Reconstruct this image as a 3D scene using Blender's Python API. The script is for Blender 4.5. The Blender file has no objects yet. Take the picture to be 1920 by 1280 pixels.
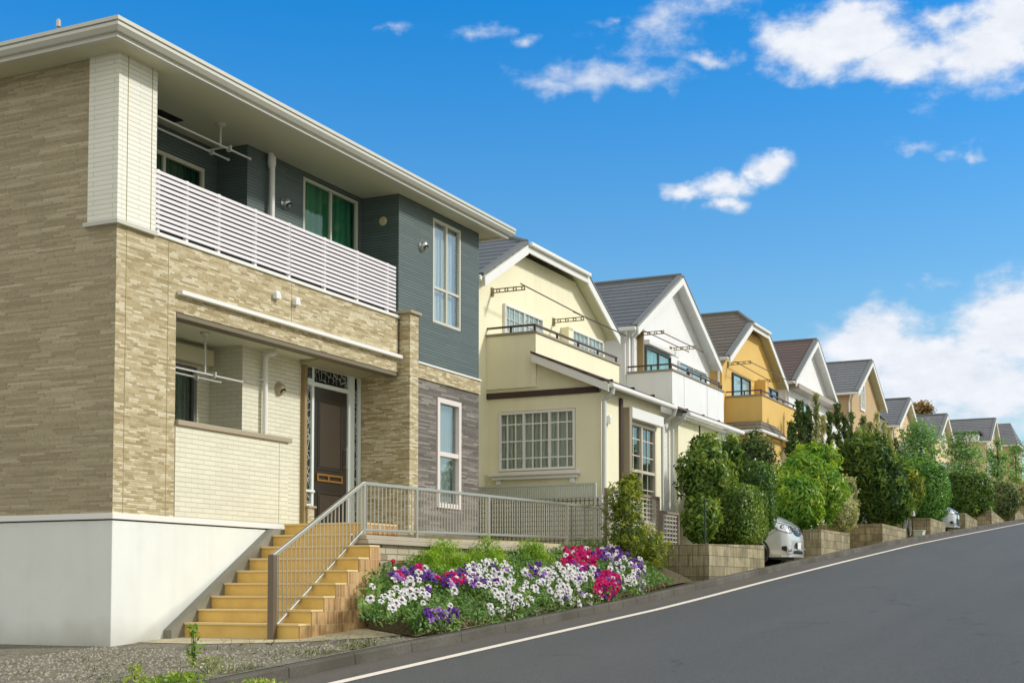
import bpy, bmesh, math, random
import numpy as np
from mathutils import Vector
from mathutils.bvhtree import BVHTree

# ------------------------------------------------------------------ camera, light, exposure
SC = bpy.context.scene
COL = SC.collection
FPX, YAW, PITCH, EYE = 2575.0, math.radians(25.9), math.radians(3.0), 1.6
SHIFT = (460 - FPX * math.tan(PITCH)) / 1920
cam = bpy.data.cameras.new("camera")
cam.sensor_width = 36.0
cam.lens = 36.0 * FPX / 1920
cam.shift_y = SHIFT
cam.clip_end = 3000
camo = bpy.data.objects.new("camera", cam)
COL.objects.link(camo)
camo.location = (0, 0, EYE)
camo.rotation_euler = (math.pi / 2 + PITCH, 0, YAW - math.pi / 2)
SC.camera = camo

SUN_EL, SUN_AZ = math.radians(33), math.radians(22)      # azimuth: from -Y towards +X
sd = Vector((math.sin(SUN_AZ) * math.cos(SUN_EL), -math.cos(SUN_AZ) * math.cos(SUN_EL), math.sin(SUN_EL)))
sun = bpy.data.lights.new("sun", 'SUN')
sun.energy = 2.7
sun.angle = math.radians(6)
sun.color = (1.0, 0.965, 0.90)
suno = bpy.data.objects.new("sun", sun)
COL.objects.link(suno)
suno.rotation_euler = sd.to_track_quat('Z', 'Y').to_euler()
SC.view_settings.view_transform = 'Standard'
SC.view_settings.look = 'None'
SC.view_settings.exposure = 0.0
SC.view_settings.gamma = 1.0


def ray(u, v):
    xc = (u - 960) / FPX
    yc = (640 - v) / FPX + SHIFT * 1920 / FPX
    ca, sa, cp, sp = math.cos(YAW), math.sin(YAW), math.cos(PITCH), math.sin(PITCH)
    return Vector((ca * cp + xc * sa - yc * ca * sp, sa * cp - xc * ca - yc * sa * sp, sp + yc * cp))


def at(u, v, t):
    """world point where the sight line of photo pixel (u, v) reaches the plane y = t"""
    d = ray(u, v)
    k = t / d.y
    return Vector((k * d.x, t, EYE + k * d.z))


PROFILE = [(-200, -13), (-60, -3.9), (0, 0), (11.1, .70), (14.7, .93), (20.6, 1.30), (26.1, 1.71), (32.8, 2.19), (42.6, 2.87),
           (52.4, 3.48), (76, 4.93), (150, 9.4), (230, 11.0), (600, 11.0)]


def road_z(s):
    for (a, b), (c, d) in zip(PROFILE, PROFILE[1:]):
        if s <= c:
            return b + (d - b) * (s - a) / (c - a)
    return 11.0


def lot_z(s):
    k = min(1, max(0, (s - 24.5) / 4.0))
    return road_z(s) + 0.12 * (1 - k) - 0.09 * k


# ------------------------------------------------------------------ world: sky texture with clouds
def build_world():
    w = bpy.data.worlds.new("World")
    SC.world = w
    w.use_nodes = True
    nt = w.node_tree
    N, L = nt.nodes, nt.links
    N.clear()

    def nd(t, **kw):
        n = N.new(t)
        for k, v in kw.items():
            setattr(n, k, v)
        return n

    def mth(op, a, b=None, c=None, clamp=False):
        n = nd('ShaderNodeMath', operation=op, use_clamp=clamp)
        for i, x in enumerate((a, b, c)):
            if x is None:
                continue
            if isinstance(x, (int, float)):
                n.inputs[i].default_value = x
            else:
                L.new(x, n.inputs[i])
        return n.outputs[0]

    sky = nd('ShaderNodeTexSky', sky_type='NISHITA')
    sky.sun_disc = False
    sky.sun_elevation = SUN_EL
    sky.sun_rotation = math.atan2(sd.x, sd.y)
    sky.altitude = 200
    sky.air_density = 1.25
    sky.dust_density = 0.35
    sky.ozone_density = 3.0
    tc = nd('ShaderNodeTexCoord')
    nrm = nd('ShaderNodeVectorMath', operation='NORMALIZE')
    L.new(tc.outputs['Generated'], nrm.inputs[0])
    sep = nd('ShaderNodeSeparateXYZ')
    L.new(nrm.outputs[0], sep.inputs[0])
    az = mth('ARCTAN2', sep.outputs[1], sep.outputs[0])
    el = mth('ARCSINE', sep.outputs[2])
    p = nd('ShaderNodeCombineXYZ')
    L.new(az, p.inputs[0])
    L.new(el, p.inputs[1])
    # warp
    nz = nd('ShaderNodeTexNoise')
    nz.inputs['Scale'].default_value = 26
    nz.inputs['Detail'].default_value = 4
    L.new(p.outputs[0], nz.inputs['Vector'])
    wv = nd('ShaderNodeVectorMath', operation='MULTIPLY_ADD')
    L.new(nz.outputs['Color'], wv.inputs[0])
    wv.inputs[1].default_value = (.05, .035, 0)
    L.new(p.outputs[0], wv.inputs[2])
    off = nd('ShaderNodeVectorMath', operation='SUBTRACT')
    L.new(wv.outputs[0], off.inputs[0])
    off.inputs[1].default_value = (.025, .0175, 0)
    pw = off.outputs[0]
    fine = nd('ShaderNodeTexNoise')
    fine.inputs['Scale'].default_value = 34
    fine.inputs['Detail'].default_value = 9
    fine.inputs['Roughness'].default_value = .6
    sc = nd('ShaderNodeVectorMath', operation='MULTIPLY')
    L.new(p.outputs[0], sc.inputs[0])
    sc.inputs[1].default_value = (1, 1.7, 1)
    L.new(sc.outputs[0], fine.inputs['Vector'])

    def group(blobs):
        best = None
        for (u, v, ru, rv, st) in blobs:
            d = ray(u, v).normalized()
            a, e = math.atan2(d.y, d.x), math.asin(d.z)
            vm = nd('ShaderNodeVectorMath', operation='SUBTRACT')
            L.new(pw, vm.inputs[0])
            vm.inputs[1].default_value = (a, e, 0)
            vs = nd('ShaderNodeVectorMath', operation='MULTIPLY')
            L.new(vm.outputs[0], vs.inputs[0])
            vs.inputs[1].default_value = (FPX / ru, FPX / rv, 0)
            ln = nd('ShaderNodeVectorMath', operation='LENGTH')
            L.new(vs.outputs[0], ln.inputs[0])
            x = mth('MULTIPLY', mth('SUBTRACT', 1.0, ln.outputs['Value']), st)
            best = x if best is None else mth('MAXIMUM', best, x)
        return best

    crisp = group([(1490, 85, 110, 62, 1.1), (1585, 75, 160, 82, 1.2), (1690, 115, 150, 60, 1), (1850, 95, 150, 85, 1), (1910, 40, 130, 90, 1),
                   (1760, 30, 90, 35, .7), (1990, 60, 120, 100, 1),
                   (1440, 312, 65, 38, .9), (1370, 345, 70, 30, .85), (1295, 358, 70, 18, .8), (1362, 378, 46, 26, .7),
                   (1640, 645, 125, 90, 1.25), (1580, 650, 75, 50, 1.1), (1730, 700, 170, 110, 1.2), (1800, 640, 80, 50, .8), (1880, 615, 130, 90, 1.2), (1960, 590, 150, 110, 1.2), (1850, 720, 260, 110, 1.1)])
    soft = group([(1130, 138, 200, 44, .75), (1040, 150, 100, 28, .6), (1215, 140, 110, 38, .7), (1325, 106, 70, 20, .7), (1240, 40, 150, 80, .5),
                  (885, 55, 70, 22, .6), (972, 72, 36, 22, .6), (1148, 32, 40, 20, .55), (1320, 10, 160, 50, .5), (725, 56, 60, 14, .35),
                  (1712, 270, 60, 24, .6), (1765, 285, 60, 16, .4), (1815, 286, 34, 18, .6), (1770, 530, 110, 20, .35),
                  (1780, 720, 280, 120, .95), (1900, 720, 260, 150, 1), (1700, 760, 200, 90, .7), (2100, 650, 300, 200, 1)])
    fv = mth('SUBTRACT', fine.outputs['Fac'], .5)
    ca = mth('MULTIPLY_ADD', fv, 1.15, crisp)
    sa = mth('MULTIPLY_ADD', fv, 1.3, soft)

    def ramp(x, a, b):
        n = nd('ShaderNodeMapRange', interpolation_type='SMOOTHSTEP')
        L.new(x, n.inputs[0])
        n.inputs[1].default_value = a
        n.inputs[2].default_value = b
        return n.outputs[0]
    a1 = ramp(ca, .02, .72)
    a2 = mth('MULTIPLY', ramp(sa, .08, .85), .86)
    # unseen cloud deck the windows mirror, spread wide and warmed as added fill light
    big = nd('ShaderNodeTexNoise')
    big.inputs['Scale'].default_value = 2.2
    big.inputs['Detail'].default_value = 7
    L.new(nrm.outputs[0], big.inputs['Vector'])
    dt = nd('ShaderNodeVectorMath', operation='DOT_PRODUCT')
    L.new(nrm.outputs[0], dt.inputs[0])
    dt.inputs[1].default_value = (-math.cos(YAW), -math.sin(YAW), .12)
    back = ramp(dt.outputs['Value'], -.82, -.35)
    a3 = mth('MULTIPLY', mth('MULTIPLY', ramp(big.outputs['Fac'], .12, .42), back), .96)
    alpha = mth('MAXIMUM', mth('MAXIMUM', a1, a2), a3)
    # cloud tone: bright tops, greyer body
    tone = nd('ShaderNodeMix', data_type='RGBA')
    f = mth('ADD', mth('MULTIPLY', fine.outputs['Fac'], .9), mth('MULTIPLY', a1, .28), clamp=True)
    L.new(f, tone.inputs['Factor'])
    tone.inputs['A'].default_value = (3.9, 4.7, 6.0, 1)
    tone.inputs['B'].default_value = (7.6, 7.7, 8.0, 1)
    tint = nd('ShaderNodeMix', data_type='RGBA', blend_type='MULTIPLY')
    tint.inputs['Factor'].default_value = 1
    L.new(sky.outputs[0], tint.inputs['A'])
    tm = nd('ShaderNodeMix', data_type='RGBA')
    L.new(ramp(el, .02, .5), tm.inputs['Factor'])
    tm.inputs['A'].default_value = (.92, 1.1, 1.12, 1)
    tm.inputs['B'].default_value = (.02, .86, 1.5, 1)
    L.new(tm.outputs['Result'], tint.inputs['B'])
    deck = nd('ShaderNodeMix', data_type='RGBA')
    L.new(back, deck.inputs['Factor'])
    L.new(tone.outputs['Result'], deck.inputs['A'])
    deck.inputs['B'].default_value = (7.0, 6.9, 6.4, 1)
    mx = nd('ShaderNodeMix', data_type='RGBA')
    L.new(alpha, mx.inputs['Factor'])
    L.new(tint.outputs['Result'], mx.inputs['A'])
    L.new(deck.outputs['Result'], mx.inputs['B'])
    bg = nd('ShaderNodeBackground')
    bg.inputs['Strength'].default_value = .128
    L.new(mx.outputs['Result'], bg.inputs['Color'])
    out = nd('ShaderNodeOutputWorld')
    L.new(bg.outputs[0], out.inputs[0])


build_world()

# ------------------------------------------------------------------ materials


def lin(c):
    return tuple(((x / 255) / 12.92 if x <= 10 else ((x / 255 + .055) / 1.055) ** 2.4) for x in c)


class NT:
    def __init__(s, name):
        s.m = bpy.data.materials.new(name)
        s.m.use_nodes = True
        s.t = s.m.node_tree
        s.t.nodes.clear()

    def n(s, t, **kw):
        x = s.t.nodes.new(t)
        for k, v in kw.items():
            setattr(x, k, v)
        return x

    def l(s, a, b):
        s.t.links.new(a, b)

    def math(s, op, a, b=None, c=None, clamp=False):
        n = s.n('ShaderNodeMath', operation=op, use_clamp=clamp)
        for i, x in enumerate((a, b, c)):
            if x is None:
                continue
            if isinstance(x, (int, float)):
                n.inputs[i].default_value = x
            else:
                s.l(x, n.inputs[i])
        return n.outputs[0]

    def noise(s, scale, detail=4, vec=None, rough=.5):
        n = s.n('ShaderNodeTexNoise')
        n.inputs['Scale'].default_value = scale
        n.inputs['Detail'].default_value = detail
        n.inputs['Roughness'].default_value = rough
        s.l(vec if vec is not None else s.pos(), n.inputs['Vector'])
        return n.outputs['Fac']

    def pos(s):
        if not hasattr(s, '_p'):
            s._p = s.n('ShaderNodeNewGeometry').outputs['Position']
        return s._p

    def xyz(s):
        if not hasattr(s, '_x'):
            q = s.n('ShaderNodeSeparateXYZ')
            s.l(s.pos(), q.inputs[0])
            s._x = q.outputs
        return s._x

    def ramp(s, fac, stops, interp='LINEAR'):
        n = s.n('ShaderNodeValToRGB')
        n.color_ramp.interpolation = interp
        e = n.color_ramp.elements
        while len(e) < len(stops):
            e.new(.5)
        for i, (p, c) in enumerate(stops):
            e[i].position = p
            e[i].color = (*c, 1)
        s.l(fac, n.inputs[0])
        return n.outputs[0]

    def mix(s, f, a, b, blend='MIX'):
        n = s.n('ShaderNodeMix', data_type='RGBA', blend_type=blend)
        for k, x in (('Factor', f), ('A', a), ('B', b)):
            if isinstance(x, (int, float)):
                n.inputs[k].default_value = x
            elif isinstance(x, tuple):
                n.inputs[k].default_value = (*x[:3], 1)
            else:
                s.l(x, n.inputs[k])
        return n.outputs['Result']

    def maprange(s, x, a, b, c=0., d=1.):
        n = s.n('ShaderNodeMapRange')
        s.l(x, n.inputs[0])
        for i, v in enumerate((a, b, c, d)):
            n.inputs[i + 1].default_value = v
        return n.outputs[0]

    def finish(s, color, rough=.8, bump=None, bumpd=.01, metal=0., coat=0., spec=None, bstr=1.0):
        p = s.n('ShaderNodeBsdfPrincipled')
        if isinstance(color, tuple):
            p.inputs['Base Color'].default_value = (*color[:3], 1)
        else:
            s.l(color, p.inputs['Base Color'])
        if isinstance(rough, (int, float)):
            p.inputs['Roughness'].default_value = rough
        else:
            s.l(rough, p.inputs['Roughness'])
        p.inputs['Metallic'].default_value = metal
        p.inputs['Coat Weight'].default_value = coat
        if spec is not None:
            p.inputs['Specular IOR Level'].default_value = spec
        if bump is not None:
            b = s.n('ShaderNodeBump')
            b.inputs['Distance'].default_value = bumpd
            b.inputs['Strength'].default_value = bstr
            s.l(bump, b.inputs['Height'])
            s.l(b.outputs[0], p.inputs['Normal'])
        o = s.n('ShaderNodeOutputMaterial')
        s.l(p.outputs[0], o.inputs[0])
        s.p = p
        return s.m

    def cells(s, w, h, jw=.1, jh=.12, vary=.9, jitter=True, zscale=1.0, ucoord=None):
        """courses of blocks in the wall plane: (random value, joint mask 1 = joint, row random)"""
        x = s.xyz()
        uu = ucoord if ucoord is not None else s.math('ADD', x[0], x[1])
        zz = s.math('MULTIPLY', x[2], zscale / h)
        row = s.math('FLOOR', zz)
        wn = s.n('ShaderNodeTexWhiteNoise', noise_dimensions='1D')
        s.l(row, wn.inputs['W'])
        ww = s.math('MULTIPLY_ADD', wn.outputs[0], vary * w, w * (1 - vary / 2))
        cx = s.math('DIVIDE', uu, ww)
        if jitter:
            cx = s.math('MULTIPLY_ADD', wn.outputs[0], 37.3, cx)
        else:
            cx = s.math('MULTIPLY_ADD', s.math('MODULO', row, 2), .5, cx)
        col = s.math('FLOOR', cx)
        cv = s.n('ShaderNodeCombineXYZ')
        s.l(col, cv.inputs[0])
        s.l(row, cv.inputs[1])
        w2 = s.n('ShaderNodeTexWhiteNoise', noise_dimensions='2D')
        s.l(cv.outputs[0], w2.inputs['Vector'])
        fx = s.math('FRACT', cx)
        fz = s.math('FRACT', zz)
        j = s.math('MAXIMUM', s.math('LESS_THAN', fx, jw), s.math('LESS_THAN', fz, jh))
        return w2.outputs['Value'], j, wn.outputs[0]


MATS = {}


def M(name, fn):
    if name not in MATS:
        MATS[name] = fn(NT(name))
    return MATS[name]


def plain(name, rgb, rough=.6, metal=0., coat=0., wear=.12, spec=None):
    def f(k):
        c = lin(rgb)
        a = k.noise(3.1, 5)
        b = k.noise(47, 3)
        v = k.math('MULTIPLY_ADD', a, wear, k.math('MULTIPLY', b, wear * .5))
        col = k.mix(v, c, tuple(x * .55 for x in c))
        return k.finish(col, rough, None, metal=metal, coat=coat, spec=spec)
    return M(name, f)


def stucco(name, rgb, splash=False):
    def f(k):
        c = lin(rgb)
        n1 = k.noise(.9, 5, rough=.6)
        n2 = k.noise(160, 2)
        mp = k.n('ShaderNodeMapping')
        mp.inputs['Scale'].default_value = (5, 5, .45)
        k.l(k.pos(), mp.inputs[0])
        streak = k.noise(1.0, 4, mp.outputs[0])
        f1 = k.maprange(n1, .35, .75, 0, .22)
        f2 = k.maprange(streak, .5, .75, 0, .14)
        col = k.mix(k.math('ADD', f1, f2), c, tuple(x * y for x, y in zip(c, (.66, .64, .6))))
        if splash:
            zz = k.math('MULTIPLY_ADD', n1, -.5, k.xyz()[2])
            col = k.mix(k.maprange(zz, .60, 1.0, .5, 0), col, lin((150, 142, 118)))
            fl = k.maprange(k.noise(1.6, 6, rough=.7), .58, .72, 0, .12)
            col = k.mix(fl, col, lin((176, 180, 176)))
        return k.finish(col, .88, n2, .004)
    return M(name, f)


def stone(name, stops, w=.17, h=.034, joint=(.3, .24, .13), jmix=.55, bump=.012):
    def f(k):
        r, j, _ = k.cells(w, h, .05, .14)
        r2, j2, _ = k.cells(w * 1.7, h * 2.03, .02, .06)
        v = k.math('MULTIPLY_ADD', r2, .12, k.math('MULTIPLY', r, .88))
        c = k.ramp(v, stops)
        nn = k.noise(26, 4, rough=.65)
        c = k.mix(k.maprange(nn, .3, .8, 0, .3), c, tuple(x * .6 for x in joint))
        big = k.noise(.7, 3)
        c = k.mix(k.maprange(big, .4, .75, 0, .2), c, tuple(x * .9 for x in joint))
        c = k.mix(k.math('MULTIPLY', j, jmix), c, joint)
        hgt = k.math('SUBTRACT', k.math('MULTIPLY_ADD', nn, .35, v), k.math('MULTIPLY', j, .8))
        return k.finish(c, .85, hgt, bump)
    return M(name, f)


def tile(name, rgb, joint, w, h, jw=.02, jh=.16, rough=.6, var=.25, jmix=.75, jitter=False, vary=0., bump=.006):
    def f(k):
        r, j, _ = k.cells(w, h, jw, jh, vary=vary, jitter=jitter)
        c0 = lin(rgb)
        c = k.mix(k.math('MULTIPLY', r, var), c0, tuple(x * .62 for x in c0))
        big = k.noise(1.3, 5)
        c = k.mix(k.maprange(big, .4, .75, 0, .18), c, tuple(x * .6 for x in c0))
        c = k.mix(k.math('MULTIPLY', j, jmix), c, lin(joint))
        fn = k.noise(60, 3)
        hgt = k.math('SUBTRACT', k.math('MULTIPLY_ADD', fn, .3, k.math('MULTIPLY', r, .3)), j)
        return k.finish(c, rough, hgt, bump)
    return M(name, f)


def shingle(name, rgb, dark=.4, course=.15):
    def f(k):
        x = k.xyz()
        r, j, rr = k.cells(.9, course, .006, .3, vary=.2, ucoord=x[1])
        c0 = lin(rgb)
        c = k.mix(k.math('MULTIPLY', r, .3), c0, tuple(q * .6 for q in c0))
        c = k.mix(k.math('MULTIPLY', rr, .25), c, tuple(q * 1.4 for q in c0))
        big = k.noise(.8, 5)
        c = k.mix(k.maprange(big, .4, .7, 0, .35), c, tuple(q * .6 for q in c0))
        c = k.mix(k.math('MULTIPLY', j, .85), c, tuple(q * dark * .5 for q in c0))
        fz = k.math('FRACT', k.math('DIVIDE', x[2], course))
        hgt = k.math('SUBTRACT', k.math('SUBTRACT', 1.0, fz), k.math('MULTIPLY', j, .5))
        return k.finish(c, .62, hgt, .02)
    return M(name, f)


def glassy(name, rgb, rough=.04, refl=.06):
    """window glass: mirrors the sky and lets the curtain behind show"""
    def f(k):
        lw = k.n('ShaderNodeLayerWeight')
        lw.inputs['Blend'].default_value = .5
        g = k.n('ShaderNodeBsdfGlossy')
        g.inputs['Roughness'].default_value = rough
        g.inputs['Color'].default_value = (.95, 1, 1, 1)
        tr = k.n('ShaderNodeBsdfTransparent')
        tr.inputs['Color'].default_value = (*lin(rgb), 1)
        wob = k.noise(2.3, 2)
        b = k.n('ShaderNodeBump')
        b.inputs['Distance'].default_value = .004
        k.l(wob, b.inputs['Height'])
        k.l(b.outputs[0], g.inputs['Normal'])
        m = k.n('ShaderNodeMixShader')
        fac = k.math('MULTIPLY_ADD', k.math('POWER', lw.outputs['Facing'], 4.0), .75, refl, clamp=True)
        k.l(fac, m.inputs[0])
        k.l(tr.outputs[0], m.inputs[1])
        k.l(g.outputs[0], m.inputs[2])
        o = k.n('ShaderNodeOutputMaterial')
        k.l(m.outputs[0], o.inputs[0])
        return k.m
    return M(name, f)


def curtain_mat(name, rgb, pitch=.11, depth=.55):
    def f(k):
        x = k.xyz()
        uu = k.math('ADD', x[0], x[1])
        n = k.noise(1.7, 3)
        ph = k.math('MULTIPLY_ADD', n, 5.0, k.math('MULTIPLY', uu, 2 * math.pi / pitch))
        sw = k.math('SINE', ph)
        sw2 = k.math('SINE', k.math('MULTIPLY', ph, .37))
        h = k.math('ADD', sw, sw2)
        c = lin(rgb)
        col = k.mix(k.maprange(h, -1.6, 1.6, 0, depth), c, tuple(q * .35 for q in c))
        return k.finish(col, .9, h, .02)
    return M(name, f)


def leafmat(name, c0, c1, c2, trans=.3, rough=.45):
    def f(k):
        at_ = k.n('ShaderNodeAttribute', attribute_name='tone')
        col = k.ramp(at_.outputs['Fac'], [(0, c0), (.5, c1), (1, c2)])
        p = k.n('ShaderNodeBsdfPrincipled')
        k.l(col, p.inputs['Base Color'])
        p.inputs['Roughness'].default_value = rough
        p.inputs['Specular IOR Level'].default_value = .35
        t = k.n('ShaderNodeBsdfTranslucent')
        tc = k.mix(1.0, col, (1.25, 1.2, .5), 'MULTIPLY')
        k.l(tc, t.inputs['Color'])
        m = k.n('ShaderNodeMixShader')
        m.inputs[0].default_value = trans
        k.l(p.outputs[0], m.inputs[1])
        k.l(t.outputs[0], m.inputs[2])
        o = k.n('ShaderNodeOutputMaterial')
        k.l(m.outputs[0], o.inputs[0])
        return k.m
    return M(name, f)


# ------------------------------------------------------------------ mesh helpers
ORI = {}


def tag(o, label=None, cat=None, group=None, kind=None):
    if label:
        o['label'] = label
    if cat:
        o['category'] = cat
    if group:
        o['group'] = group
    if kind:
        o['kind'] = kind
    return o


def thing(name, label, cat, loc, group=None):
    e = bpy.data.objects.new(name, None)
    e.empty_display_size = .3
    COL.objects.link(e)
    e.location = loc
    ORI[e.name] = Vector(loc)
    return tag(e, label, cat, group)


def finish_mesh(name, me, mats, parent):
    for m in (mats if isinstance(mats, (list, tuple)) else [mats]):
        me.materials.append(m)
    o = bpy.data.objects.new(name, me)
    COL.objects.link(o)
    if parent is not None:
        o.parent = parent
        ORI[o.name] = ORI[parent.name]
    else:
        ORI[o.name] = Vector((0, 0, 0))
    return o


class MB:
    def __init__(s):
        s.v, s.f, s.m = [], [], []

    def add(s, vs, fs, mi=0):
        o = len(s.v)
        s.v += [tuple(p) for p in vs]
        s.f += [tuple(i + o for i in f) for f in fs]
        s.m += [mi] * len(fs)
        return s

    def box(s, x0, x1, y0, y1, z0, z1, mi=0):
        vs = [(x, y, z) for z in (z0, z1) for y in (y0, y1) for x in (x0, x1)]
        return s.add(vs, [(0, 2, 3, 1), (4, 5, 7, 6), (0, 1, 5, 4), (2, 6, 7, 3), (0, 4, 6, 2), (1, 3, 7, 5)], mi)

    def quad(s, a, b, c, d, mi=0):
        return s.add([a, b, c, d], [(0, 1, 2, 3)], mi)

    def extrude(s, pts, vec, mi=0):
        n = len(pts)
        vec = Vector(vec)
        vs = [Vector(p) for p in pts] + [Vector(p) + vec for p in pts]
        fs = [tuple(range(n))[::-1], tuple(range(n, 2 * n))] + [(i, (i + 1) % n, n + (i + 1) % n, n + i) for i in range(n)]
        return s.add(vs, fs, mi)

    def tube(s, p0, p1, r, n=8, r1=None, mi=0):
        p0, p1 = Vector(p0), Vector(p1)
        r1 = r if r1 is None else r1
        d = (p1 - p0).normalized()
        a = d.orthogonal().normalized()
        b = d.cross(a)
        vs = []
        for p, q in ((p0, r), (p1, r1)):
            for i in range(n):
                t = 2 * math.pi * i / n
                vs.append(p + a * math.cos(t) * q + b * math.sin(t) * q)
        fs = [(i, (i + 1) % n, n + (i + 1) % n, n + i) for i in range(n)] + [tuple(range(n))[::-1], tuple(range(n, 2 * n))]
        return s.add(vs, fs, mi)

    def path(s, pts, r, n=8, mi=0):
        for a, b in zip(pts, pts[1:]):
            a, b = Vector(a), Vector(b)
            e = (b - a).normalized() * r * .5
            s.tube(a - e, b + e, r, n, mi=mi)
        return s

    def bar(s, p0, p1, w, h, up=(0, 0, 1), mi=0):
        p0, p1 = Vector(p0), Vector(p1)
        d = (p1 - p0).normalized()
        side = d.cross(Vector(up)).normalized()
        u = side.cross(d).normalized()
        vs = []
        for p in (p0, p1):
            for i, j in ((-1, -1), (1, -1), (1, 1), (-1, 1)):
                vs.append(p + side * i * w / 2 + u * j * h / 2)
        return s.add(vs, [(3, 2, 1, 0), (4, 5, 6, 7), (0, 1, 5, 4), (1, 2, 6, 5), (2, 3, 7, 6), (3, 0, 4, 7)], mi)

    def lathe(s, c, axis, prof, n=16, mi=0, mis=None):
        """prof: list of (radius, distance along axis)"""
        c, ax = Vector(c), Vector(axis).normalized()
        a = ax.orthogonal().normalized()
        b = ax.cross(a)
        vs = []
        for r, h in prof:
            for i in range(n):
                t = 2 * math.pi * i / n
                vs.append(c + ax * h + (a * math.cos(t) + b * math.sin(t)) * max(r, 1e-4))
        o = len(s.v)
        s.v += [tuple(p) for p in vs]
        for k in range(len(prof) - 1):
            for i in range(n):
                s.f.append((o + k * n + i, o + k * n + (i + 1) % n, o + (k + 1) * n + (i + 1) % n, o + (k + 1) * n + i))
                s.m.append(mis[k] if mis else mi)
        return s

    def build(s, name, mats, parent=None, smooth=False, bevel=0., recalc=True, subsurf=0):
        o0 = ORI[parent.name] if parent is not None else Vector((0, 0, 0))
        me = bpy.data.meshes.new(name)
        me.from_pydata([(p[0] - o0.x, p[1] - o0.y, p[2] - o0.z) for p in s.v], [], s.f)
        me.polygons.foreach_set('material_index', s.m)
        if recalc:
            bm = bmesh.new()
            bm.from_mesh(me)
            bmesh.ops.recalc_face_normals(bm, faces=bm.faces)
            bm.to_mesh(me)
            bm.free()
        if smooth:
            me.polygons.foreach_set('use_smooth', [True] * len(me.polygons))
        o = finish_mesh(name, me, mats, parent)
        if bevel:
            b = o.modifiers.new('bevel', 'BEVEL')
            b.width = bevel
            b.segments = 2
            b.limit_method = 'ANGLE'
        if subsurf:
            q = o.modifiers.new('sub', 'SUBSURF')
            q.levels = q.render_levels = subsurf
        return o


def wall(mb, mode, pos, a0, a1, z0, z1, holes=(), depth=.12, mi=0):
    """wall sheet with real openings; mode 't' faces the street (plane y=pos), 's' faces down the street (plane x=pos)"""
    P = (lambda a, z, d=0: (a, pos + d, z)) if mode == 't' else (lambda a, z, d=0: (pos + d, a, z))
    A = sorted({a0, a1, *[h[0] for h in holes], *[h[1] for h in holes]})
    Z = sorted({z0, z1, *[h[2] for h in holes], *[h[3] for h in holes]})
    for i in range(len(A) - 1):
        for j in range(len(Z) - 1):
            ca, cz = (A[i] + A[i + 1]) / 2, (Z[j] + Z[j + 1]) / 2
            if any(h[0] < ca < h[1] and h[2] < cz < h[3] for h in holes):
                continue
            mb.quad(P(A[i], Z[j]), P(A[i + 1], Z[j]), P(A[i + 1], Z[j + 1]), P(A[i], Z[j + 1]), mi)
    for (b0, b1, y0, y1) in holes:
        mb.quad(P(b0, y0), P(b1, y0), P(b1, y0, depth), P(b0, y0, depth), mi)
        mb.quad(P(b0, y1), P(b1, y1), P(b1, y1, depth), P(b0, y1, depth), mi)
        mb.quad(P(b0, y0), P(b0, y1), P(b0, y1, depth), P(b0, y0, depth), mi)
        mb.quad(P(b1, y0), P(b1, y1), P(b1, y1, depth), P(b1, y0, depth), mi)


def window(parent, mode, pos, a0, a1, z0, z1, frame, glass, fw=.045, vdiv=(), hdiv=(), proud=.03, back=.03, behind=None, bd=.09,
           dark=None, thin_v=(), thin_h=(), thin=.016, sill=None, name='window'):
    """a window part (frame) with panes, glazing bars and what hangs behind as sub-parts. pos = wall plane, towards the viewer is negative"""
    def bx(mb, p, q, d0, d1, z_0, z_1):
        if mode == 't':
            mb.box(p, q, pos + d0, pos + d1, z_0, z_1)
        else:
            mb.box(pos + d0, pos + d1, p, q, z_0, z_1)
    f = MB()
    bx(f, a0, a0 + fw, -proud, back, z0, z1)
    bx(f, a1 - fw, a1, -proud, back, z0, z1)
    bx(f, a0 + fw, a1 - fw, -proud, back, z0, z0 + fw)
    bx(f, a0 + fw, a1 - fw, -proud, back, z1 - fw, z1)
    for x in vdiv:
        bx(f, x - fw * .45, x + fw * .45, -proud + .006, back - .004, z0 + fw, z1 - fw)
    for z in hdiv:
        bx(f, a0 + fw, a1 - fw, -proud + .010, back - .008, z - fw * .45, z + fw * .45)
    fo = f.build(name, frame, parent, bevel=.004)
    if thin_v or thin_h:
        g = MB()
        for x in thin_v:
            bx(g, x - thin / 2, x + thin / 2, -.008, .004, z0 + fw, z1 - fw)
        for z in thin_h:
            bx(g, a0 + fw, a1 - fw, -.006, .002, z - thin / 2, z + thin / 2)
        g.build('glazing_bars', frame, fo)
    g = MB()
    bx(g, a0 + fw * .5, a1 - fw * .5, .008, .014, z0 + fw * .5, z1 - fw * .5)
    g.build('pane', glass, fo)
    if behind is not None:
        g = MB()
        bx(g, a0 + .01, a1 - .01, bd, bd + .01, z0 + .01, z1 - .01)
        g.build('curtain_or_dark_room', behind, fo)
    if sill is not None:
        g = MB()
        bx(g, a0 - .07, a1 + .07, -.12, -proud - .001, z0 - .045, z0 - .003)
        g.build('sill', sill, fo, bevel=.006)
    return fo


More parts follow.
